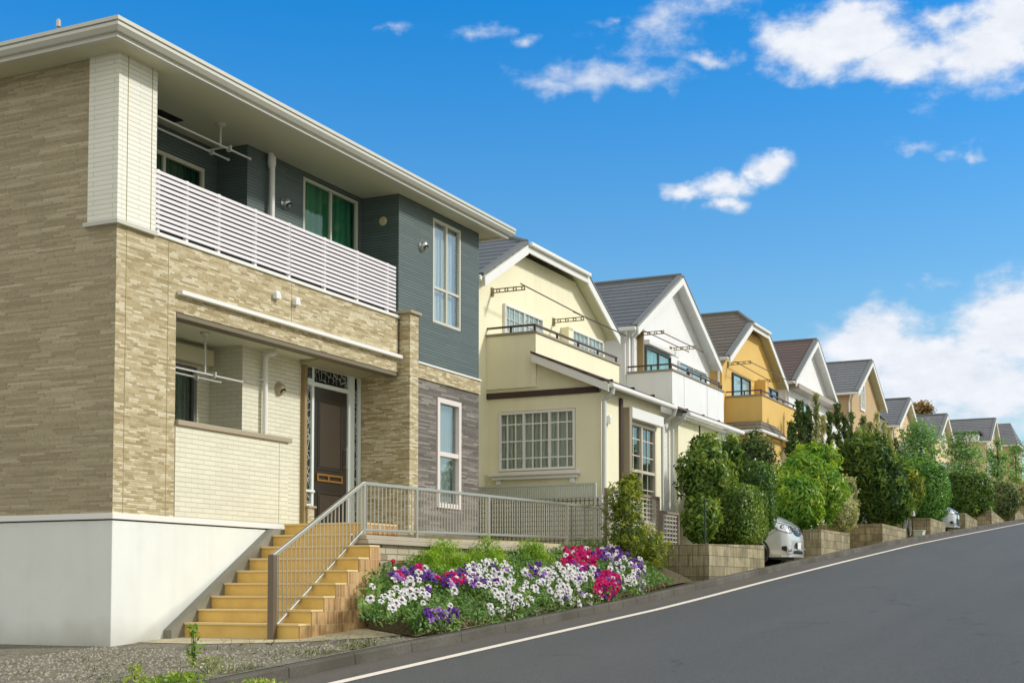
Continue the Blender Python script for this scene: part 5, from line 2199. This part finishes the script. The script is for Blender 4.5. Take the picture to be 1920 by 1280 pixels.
random.seed(11)
CLUMPS = [  # label, centre px, spread px, {kind: count}
    ('sparse white pansies nearest the stairs, at the left tip of the flower bed', (722, 1115), (38, 26), {'w': 11}),
    ('violet and white pansies with a small magenta patch at the bed left end', (775, 1078), (42, 17), {'v': 14, 'm': 4, 'w': 8}),
    ('scattered white pansies low in the dark leaves at the left of the flower bed', (800, 1118), (75, 22), {'w': 15, 'v': 1}),
    ('deep violet flowers closest to the kerb at the lower left of the flower bed', (828, 1150), (32, 12), {'v': 16}),
    ('magenta petunias edged with violet pansies, left of the white pansy drift', (850, 1083), (24, 13), {'m': 10, 'v': 8, 'w': 4}),
    ('violet and white pansies at the left edge of the white pansy drift', (882, 1076), (16, 20), {'v': 13, 'w': 6}),
    ('dense drift of white pansies below the feathery lime plants', (920, 1072), (42, 28), {'w': 34, 'v': 5}),
    ('white pansies trailing down the middle of the flower bed', (968, 1112), (42, 26), {'w': 20}),
    ('few white pansies low above the kerb in the middle of the flower bed', (955, 1142), (62, 10), {'w': 6}),
    ('lilac and white pansies just below the bushy lime plants', (1010, 1072), (26, 16), {'v': 6, 'w': 7}),
    ('wide drift of white pansies left of the magenta petunias', (1052, 1085), (44, 30), {'w': 38}),
    ('bright magenta petunias at the top of the flower bed beside the railing post', (1090, 1047), (36, 22), {'m': 34, 'w': 5, 'v': 2}),
    ('white and violet pansies between the two magenta petunia patches', (1090, 1072), (38, 16), {'w': 17, 'v': 8}),
    ('magenta and violet petunias hanging at the right of the flower bed', (1138, 1094), (24, 24), {'m': 34, 'v': 8}),
    ('white pansies low above the kerb toward the right of the flower bed', (1080, 1118), (52, 14), {'w': 15, 'v': 2}),
    ('violet flowers crowning the right mound of the flower bed', (1148, 1036), (34, 12), {'v': 24, 'w': 9}),
    ('white pansies on the right mound of the flower bed', (1170, 1070), (28, 28), {'w': 22, 'v': 3}),
    ('violet and white pansies at the far right edge by the yellow-green shrub', (1198, 1076), (12, 30), {'v': 10, 'w': 7}),
]
clump_bases = {}
for ci, (lab, (cu, cv), (ru, rv), kinds) in enumerate(CLUMPS):
    c = canopy_hit(cu, cv, .26)
    e = thing('pansy_clump', lab, 'flowers', (c.x, c.y, bed_z(c.x, min(c.y, 9.6))), 'flowering clumps in the bed')
    kpx = px(cu, cv, c.y)
    rng = np.random.default_rng(100 + ci)
    pts = []
    for kd, cnt in kinds.items():
        for i in range(cnt):
            for tr_ in range(30):
                a, q = random.uniform(0, 6.2832), math.sqrt(random.random())
                if kd == 'm':
                    q *= random.uniform(.6, 1.15)
                u, v = cu + ru * q * math.cos(a), cv + rv * q * math.sin(a)
                if all((u - x) ** 2 + ((v - y) * 1.1) ** 2 > (30 if kd == 'm' or kk == 'm' else 60) for x, y, kk in pts):
                    break
            pts.append((u, v, kd))
            p = canopy_hit(u, v, .30)
            o = bpy.data.objects.new('flower', random.choice(FM[kd]))
            COL.objects.link(o)
            o.parent = e
            o.location = p - ORI[e.name]
            nn = Vector((-.3 + random.gauss(0, .42), -.75 + random.gauss(0, .3), .5 + random.gauss(0, .4)))
            o.rotation_euler = nn.to_track_quat('Z', 'Y').to_euler()
            o.rotation_euler.rotate_axis('Z', random.uniform(0, 6.28))
            sc_ = random.uniform(.7, 1.28)
            o.scale = (sc_, sc_, sc_)
    nl = 700
    A = rng.random(nl) * 6.2832
    Q_ = np.sqrt(rng.random(nl)) * 1.15
    PP = np.array([tuple(canopy_hit(cu + ru * q * math.cos(a), cv + rv * q * math.sin(a), .27)) for a, q in zip(A, Q_)])
    PP += rng.normal(0, .03, PP.shape) - np.array([0, -.03, .03])
    PP[:, 2] -= .14 * rng.random(nl)
    V, F = leaf_geo(PP, np.tile(np.array([[-.3, -.7, .5]]), (nl, 1)), .07, rng, .34, droop=.1, up=.2)
    mesh_np('foliage', V, F, L_BED, e, tone_of(PP, rng, .6, 5))
    m = MB()
    for i in range(6):
        x, y = c.x + random.uniform(-.12, .12), c.y + random.uniform(-.06, .06)
        m.tube((x, y, bed_z(x, min(y, 9.6)) - .03), (x + random.uniform(-.1, .1), y + random.uniform(-.1, .05), bed_z(x, min(y, 9.6)) + .22), .008, 5, .004)
    m.build('stem', MATS['bark'], e)


def feathery(label, boxes, t, N, seed, mat=L_FEATHER, group='feathery lime plants behind the flowers'):
    """soft upright plant: plumes of fine leaves"""
    rng = np.random.default_rng(seed)
    blobs = [pblob(*b, t, .28) for b in boxes]
    c, r = blobs[0]
    e = thing('feathery_plant', label, 'plant', (c[0], c[1], bed_z(c[0], c[1])), group)
    Ps, Ns = [], []
    for c, r in blobs:
        for k in range(26):
            a = rng.random() * 6.28
            q = math.sqrt(rng.random())
            bx_, by_ = c[0] + r[0] * q * math.cos(a), c[1] + r[1] * q * math.sin(a)
            ztop = c[2] + r[2] * (1.0 - 1.1 * q * q) + rng.normal(0, .03)
            z0_ = min(bed_z(bx_, by_), c[2] - r[2])
            nn_ = int(N / (26 * len(blobs)))
            h = rng.random(nn_) ** .7
            w = .05 + .07 * (1 - h)
            Ps.append(np.stack([bx_ + rng.normal(0, 1, nn_) * w, by_ + rng.normal(0, 1, nn_) * w, z0_ + (ztop - z0_) * h], 1))
            Ns.append(np.stack([rng.normal(0, .6, nn_) - .2, rng.normal(0, .6, nn_) - .5, np.full(nn_, .25)], 1))
    P = np.vstack(Ps)
    V, F = leaf_geo(P, np.vstack(Ns), .06, rng, .22, droop=0, up=.6)
    mesh_np('foliage', V, F, mat, e, tone_of(P, rng, .6, 4))
    m = MB()
    for c, r in blobs:
        for i in range(4):
            x, y = c[0] + rng.normal(0, .08), c[1] + rng.normal(0, .08)
            m.tube((x, y, bed_z(x, y) - .02), (x + rng.normal(0, .04), y, c[2] + r[2] * .4), .008, 5, .003)
    m.build('stem', MATS['bark'], e)


feathery('tall feathery lime plant in front of the stone wall nearest the stairs', [(770, 835, 1030, 1085), (815, 862, 1003, 1080)], 9.35, 3800, 31)
feathery('feathery lime plant with one tall spike, between two others along the stone wall', [(862, 915, 1030, 1075), (895, 930, 1005, 1070), (915, 950, 1038, 1085)], 9.35, 3800, 32)
feathery('bushy lime plant by the stone wall just left of the magenta petunias', [(955, 1032, 1030, 1090), (985, 1010, 1008, 1060)], 9.4, 3800, 33)
feathery('mid green bushy plant low in the centre of the flower bed', [(880, 950, 1100, 1140)], 8.55, 2600, 34, L_BED, 'leafy plants in the flower bed')
feathery('pale green bushy plant in the middle of the bed between white drifts', [(952, 1000, 1060, 1105)], 8.95, 2200, 35, L_FEATHER, 'leafy plants in the flower bed')
# red blooms by the stone wall
for i, (u, v, l2) in enumerate(((737, 1052, 'single red bloom by the foot of the stone wall'), (752, 1054, 'single orange-red bloom right of the red one by the stone wall'))):
    p = at(u, v, 9.55)
    e = thing('red_flower', l2, 'flower', (p.x, p.y, bed_z(p.x, 9.55)))
    o = bpy.data.objects.new('flower', flower_mesh('red_bloom', petal_mat('red_petal' if i == 0 else 'orange_petal', (226, 40, 44) if i == 0 else (226, 84, 50)), pm_, py_, .034, .4, i))
    COL.objects.link(o)
    o.parent = e
    o.location = p - ORI[e.name]
    o.rotation_euler = Vector((-.4, -.8, .4)).to_track_quat('Z', 'Y').to_euler()
    m = MB()
    m.tube((p.x, p.y + .01, bed_z(p.x, 9.55)), (p.x, p.y + .01, p.z), .006, 5)
    m.build('stem', L_BED, e)

# ------------------------------------------------------------------ shrubs and hedges
def base_of(bl, z=None):
    c, r = bl
    return (c[0], c[1], z if z is not None else c[2] - r[2])


b = [pblob(1140, 1195, 905, 985, 8.95, .35), pblob(1130, 1215, 960, 1050, 8.9, .42), pblob(1180, 1250, 990, 1085, 8.75, .4), pblob(1160, 1200, 890, 940, 9.0, .2)]
bush('yellow_green_shrub', 'loose yellow-green shrub between the railing end and the hedge planter', 'shrub', b, L_YELLOW, 5200, .085, 41, base=(b[1][0][0], 8.9, lot_z(23.5)), core=.0, depth=.95, aspect=.3, lump=.3, stems=8, droop=.4)
b = [pblob(1274, 1368, 838, 955, 8.6, .6), pblob(1290, 1352, 815, 870, 8.7, .3), pblob(1350, 1388, 818, 875, 8.8, .22), pblob(1280, 1352, 930, 1014, 8.5, .34)]
bush('glossy_shrub', 'loose glossy-leaved shrub with shoots sticking out, left of the clipped hedge', 'shrub', b, L_MID, 7500, .125, 42, base=(b[0][0][0], 8.6, 2.4), core=.62, depth=.6, aspect=.36, lump=.26, droop=.15, up=.25)
b = [pblob(1284, 1443, 908, 1022, 8.85, .78), pblob(1335, 1442, 866, 1000, 8.85, .75)]
bush('clipped_hedge', 'dense clipped rounded hedge overhanging the planter beside the near silver car', 'hedge', b, L_MID, 21000, .08, 43, base=base_of(b[0]), p=5.0, core=.9, depth=.16, aspect=.48, lump=.035, shoots=6)
b = [pblob(1384, 1442, 812, 905, 11.0, .7)]
bush('garden_shrub', 'olive-green shrub against the yellow house, behind the clipped hedge', 'shrub', b, L_CONIFER, 3000, .13, 44, base=base_of(b[0], lot_z(36)), core=.6, depth=.8, lump=.3)
b = [pblob(1442, 1582, 852, 990, 9.2, 1.0), pblob(1490, 1560, 832, 900, 9.2, .7), pblob(1448, 1530, 890, 996, 9.0, .7)]
bush('bright_green_bush', 'large bright green bush with drooping leaves right of the near silver car', 'bush', b, L_BRIGHT, 11000, .17, 45, base=base_of(b[0]), core=.8, depth=.4, aspect=.3, lump=.16, droop=.7)
b = [pblob(1540, 1616, 925, 1000, 8.55, .45), pblob(1560, 1606, 895, 960, 8.7, .4)]
bush('variegated_bush', 'pale variegated bush spilling over the planter corner right of the bright green bush', 'bush', b, L_OLIVE, 5500, .095, 46, base=base_of(b[0]), core=.8, depth=.35, lump=.14)
b = [pblob(1592, 1700, 850, 985, 9.3, 1.2), pblob(1590, 1655, 815, 930, 9.6, 1.0), pblob(1630, 1702, 905, 986, 9.0, .8)]
bush('dark_evergreen', 'very large dark evergreen shrub over the darker block planter', 'shrub', b, L_DARK, 12500, .19, 47, base=base_of(b[0]), core=.82, depth=.4, aspect=.34, lump=.2)
b = [pblob(1690, 1722, 885, 960, 8.75, .5)]
bush('yellow_leaved_shrub', 'small yellowish shrub at the right edge of the large dark evergreen', 'shrub', b, L_YELLOW, 2200, .14, 48, base=(b[0][0][0], 8.75, 3.5), core=.7, depth=.5)
b = [pblob(1690, 1770, 862, 978, 9.0, 1.0)]
bush('leafy_bush', 'dense rounded leafy bush on the planter right of the bicycle', 'bush', b, L_BRIGHT if False else leafmat('leaf_deep_green', (0.0326, 0.1087, 0.0254), (0.116, 0.3045, 0.0543), (0.3016, 0.5256, 0.1087), .3), 8000, .17, 49, base=base_of(b[0]), p=2.6, core=.84, depth=.35, aspect=.36, lump=.12, droop=.5)
b = [pblob(1768, 1852, 884, 975, 9.3, 1.3)]
bush('garden_hedge', 'dark hedge with a sloping top above the far silver car', 'hedge', b, L_DARK, 7500, .19, 50, base=base_of(b[0]), p=3.0, core=.88, depth=.25, lump=.08)
b = [pblob(1836, 1884, 904, 970, 9.2, 1.4)]
bush('garden_hedge', 'second dark green hedge uphill of the far silver car', 'hedge', b, leafmat('leaf_grey_green', (0.0544, 0.0997, 0.0399), (0.1739, 0.2502, 0.0914), (0.3944, 0.4415, 0.1848)), 5000, .2, 51, base=base_of(b[0]), p=3.0, core=.88, depth=.25, lump=.08)
b = [pblob(1878, 1912, 906, 962, 9.2, 1.4)]
bush('garden_hedge', 'olive hedge second from the right edge', 'hedge', b, L_OLIVE, 4000, .22, 52, base=base_of(b[0]), p=3.0, core=.88, depth=.25, lump=.08)
b = [pblob(1904, 1950, 904, 960, 9.2, 1.6)]
bush('garden_hedge', 'golden-topped hedge at the right edge of the view', 'hedge', b, L_YELLOW, 4000, .22, 53, base=base_of(b[0]), p=3.0, core=.88, depth=.25, lump=.08)


def conifer(label, plumes, t, seed, mat, N, size=.15, name='columnar_conifer', group=None, up=1.1):
    """upright conifer: several spindle-shaped plumes of ascending sprays; plumes = (u, v_top, v_base, width px)"""
    rng = np.random.default_rng(seed)
    u0, v0, v1, w0 = plumes[0]
    q = at(u0, v1, t)
    zb = lot_z(q.x) - .05
    e = thing(name, label, 'tree', (q.x, t, zb), group)
    Ps, Ns = [], []
    m = MB()
    for (u, vt, vb, w) in plumes:
        tt = t + rng.normal(0, .25)
        a, bb = at(u, vt, tt), at(u, vb, tt)
        kk = px(u, vb, tt)
        n_ = int(N / len(plumes))
        nsp = 34
        k_ = max(8, n_ // nsp)
        ax0, ax1 = np.array(bb), np.array(a)
        for sp in range(nsp):
            h = rng.random() ** .85
            prof = (math.sin(min(1, h * .8 + .2) * math.pi) ** .6) * (1 - .35 * h) + .12
            th = rng.random() * 6.28
            ln = w * kk * (.55 + .5 * rng.random()) * prof + .1
            d = np.array([math.cos(th) * .6, math.sin(th) * .6, 1.0 + .9 * rng.random()])
            d /= np.linalg.norm(d)
            p0 = ax0 + (ax1 - ax0) * h * .93
            tt_ = rng.random((k_, 1)) ** .7
            Ps.append(p0 + d * ln * tt_ + rng.normal(0, size * .16, (k_, 3)))
            Ns.append(np.tile(np.array([math.cos(th), math.sin(th), .2]), (k_, 1)) + rng.normal(0, .4, (k_, 3)))
        m.tube((q.x + (bb.x - q.x) * .3, tt, zb), (bb.x, tt, bb.z), .05, 6, .035)
        m.tube((bb.x, tt, bb.z), (a.x, tt, a.z - .1), .035, 6, .006)
    P = np.vstack(Ps)
    V, F = leaf_geo(P, np.vstack(Ns), size, rng, .24, droop=0, up=up)
    mesh_np('crown', V, F, mat, e, tone_of(P, rng, .55, 2.5))
    m.build('trunk', MATS['bark'], e)


conifer('dark upright conifer with pointed tips beside the yellow house', [(1484, 792, 905, 26), (1497, 748, 905, 26), (1508, 772, 905, 24), (1517, 757, 905, 24)], 10.3, 61, L_CONIFER, 4600, .17)
conifer('sparse reddish-tipped conifer between the two dark upright conifers', [(1530, 736, 890, 22), (1542, 778, 890, 22)], 10.6, 62, L_OLIVE, 1300, .15)
conifer('dark upright conifer in front of the tan house', [(1555, 770, 905, 24), (1571, 750, 905, 26), (1584, 778, 905, 24), (1596, 768, 905, 22)], 10.6, 63, L_CONIFER, 4600, .17)
conifer('feathery olive tree with brownish plumes above the large dark evergreen', [(1608, 800, 900, 22), (1619, 778, 890, 22), (1631, 792, 890, 24), (1644, 772, 900, 22), (1656, 788, 900, 22), (1668, 802, 910, 22), (1680, 822, 910, 22)], 11.0, 64, L_OLIVE, 5600, .18, 'feathery_tree', up=1.3)


def airy_tree(label, u0, u1, v0, v1, t, seed, mat, N, size, group='slim trees in front of the far houses', name='slim_tree', vbase=None, clumps=60, ball=.5):
    rng = np.random.default_rng(seed)
    c, r = pblob(u0, u1, v0, v1, t)
    zb = lot_z(c[0]) - .1
    e = thing(name, label, 'tree', (c[0], c[1], zb), group)
    m = MB()
    mid = (c[0], c[1], c[2] - r[2] * .55)
    m.tube((c[0], c[1], zb), mid, .09, 8, .06)
    m.tube(mid, (c[0] + .1, c[1], c[2] + r[2] * .75), .06, 6, .015)
    Ps, Ns = [], []
    for k in range(clumps):
        d = rng.normal(0, 1, 3)
        d /= np.linalg.norm(d)
        q = .35 + .65 * rng.random() ** .6
        tip = np.array(c) + d * q * np.array([r[0], r[0], r[2]])
        base = np.array([c[0], c[1], c[2] - r[2] * .7 + (tip[2] - c[2] + r[2]) * .55])
        m.tube(base, tip, .018, 5, .005)
        n_ = int(N / clumps)
        g = rng.normal(0, 1, (n_, 3)) * np.array([1, 1, .8]) * r[0] * ball * .5
        Ps.append(tip + g)
        Ns.append(unit(g + d * .3 + np.array([0, -.2, .3])))
    P = np.vstack(Ps)
    V, F = leaf_geo(P, np.vstack(Ns), size, rng, .5, droop=.4)
    mesh_np('crown', V, F, mat, e, tone_of(P, rng, .5, 1.5))
    m.build('trunk', MATS['bark'], e)


airy_tree('slim light green tree in front of the small dormer house', 1678, 1762, 778, 890, 10.5, 71, L_AIRY, 2300, .17)
airy_tree('slim green tree in front of the nearer peach house', 1778, 1846, 808, 905, 10.5, 72, L_AIRY, 2200, .17)
airy_tree('slim tree in front of the long-roofed house', 1852, 1888, 815, 910, 10.5, 73, L_AIRY, 1700, .17)
airy_tree('slim tree at the right edge in front of the hipped-roof house', 1884, 1925, 828, 915, 10.8, 74, L_AIRY, 1700, .17)
airy_tree('rusty-leaved tree rising behind the dormer house', 1704, 1746, 752, 800, 22, 75, L_RUST, 2500, .3, None, 'backyard_tree', clumps=26, ball=.5)
airy_tree('dark tree top just behind the tan house roof', 1640, 1658, 744, 790, 24, 76, L_DARK, 1200, .3, None, 'backyard_tree', clumps=16, ball=.6)

# ------------------------------------------------------------------ foreground weeds
rng = np.random.default_rng(9)


def tuft(label, u, v, h, n, seed, mat=L_WEED, spread=.12, size=.11, name='weed_plant', t=None, aspect=.3):
    rng = np.random.default_rng(seed)
    d = ray(u, v)
    k = 3.
    while EYE + k * d.z > lot_z(k * d.x) and k < 60:
        k += .01
    p = Vector((k * d.x, k * d.y, lot_z(k * d.x)))
    e = thing(name, label, 'weed', p)
    hh = rng.random(n) ** .8
    P = np.stack([p.x + rng.normal(0, 1, n) * spread * (1 - .4 * hh), p.y + rng.normal(0, 1, n) * spread * (1 - .4 * hh), p.z + h * hh], 1)
    V, F = leaf_geo(P, np.stack([rng.normal(0, .7, n), rng.normal(-.4, .6, n), np.full(n, .4)], 1), size, rng, aspect, droop=.2, up=.25)
    mesh_np('foliage', V, F, mat, e, tone_of(P, rng, .6, 6))
    m = MB()
    for i in range(5):
        m.tube((p.x + rng.normal(0, .02), p.y, p.z - .02), (p.x + rng.normal(0, spread * .7), p.y + rng.normal(0, spread * .7), p.z + h * .85), .006, 5, .002)
    m.build('stem', L_WEED, e)


tuft('tall thin weed growing on the gravel left of the steel post', 362, 1250, .42, 80, 81, spread=.04, size=.08)
tuft('leafy weed at the bottom edge left of the kerb end', 300, 1290, .10, 150, 82, spread=.2, size=.06)
tuft('bright leafy weed at the bottom edge beside the kerb end', 345, 1288, .13, 150, 83, spread=.14, size=.07)
tuft('small weed at the bottom edge growing over the kerb end', 490, 1290, .08, 110, 84, spread=.12, size=.055)
tuft('low greyish weed patch between gravel and kerb end', 395, 1262, .16, 260, 85, L_OLIVE, spread=.16, size=.04)
tuft('small weed on the gravel further left', 255, 1276, .14, 60, 86, spread=.05, size=.06)
n = 5200
S_ = 9.0 + 4.3 * rng.random(n)
T_ = 8.05 + 2.6 * rng.random(n) ** 1.6
keep = (lumps(np.stack([S_, T_, T_ * 0], 1), rng, 6, 2.2) + rng.normal(0, .25, n)) > -.05 + .35 * (T_ - 8.05)
S_, T_ = S_[keep], T_[keep]
n = len(S_)
P_ = np.stack([S_, T_, np.array([lot_z(a) for a in S_]) + .05 * rng.random(n)], 1)
V, F = leaf_geo(P_, np.tile(np.array([[0, -.5, .5]]), (n, 1)), .085, rng, .12, droop=0, up=.8)
tag(mesh_np('grass', V, F, leafmat('verge_grass', (.05, .07, .02), (.12, .15, .05), (.26, .26, .10), .25), None, rng.random(n)), kind='stuff')
# loose stones on the gravel
n = 2600
S_ = 9.5 + 5 * rng.random(n)
T_ = 8.2 + 3.2 * rng.random(n)
k = (S_ < 12.35) | (T_ < 8.6 + .9 * rng.random(n))
S_, T_ = S_[k], T_[k]
Vs, Fs, off = [], [], 0
for a, b_ in zip(S_, T_):
    r = .005 + .011 * rng.random()
    q = np.array([[-1, -1, 0], [1, -1, 0], [1, 1, 0], [-1, 1, 0], [-.6, -.6, 1], [.6, -.5, .9], [.5, .6, 1], [-.6, .5, .8]]) * r * (1 + .35 * rng.normal(0, 1, (8, 3)))
    Vs.append(q + np.array([a, b_, lot_z(a) - .002]))
    Fs.append(np.array([[4, 5, 6, 7], [0, 1, 5, 4], [1, 2, 6, 5], [2, 3, 7, 6], [3, 0, 4, 7]]) + off)
    off += 8
tag(mesh_np('gravel_stones', np.vstack(Vs), np.vstack(Fs), plain('pebble', (170, 164, 148), .9, wear=.5), None), kind='stuff')
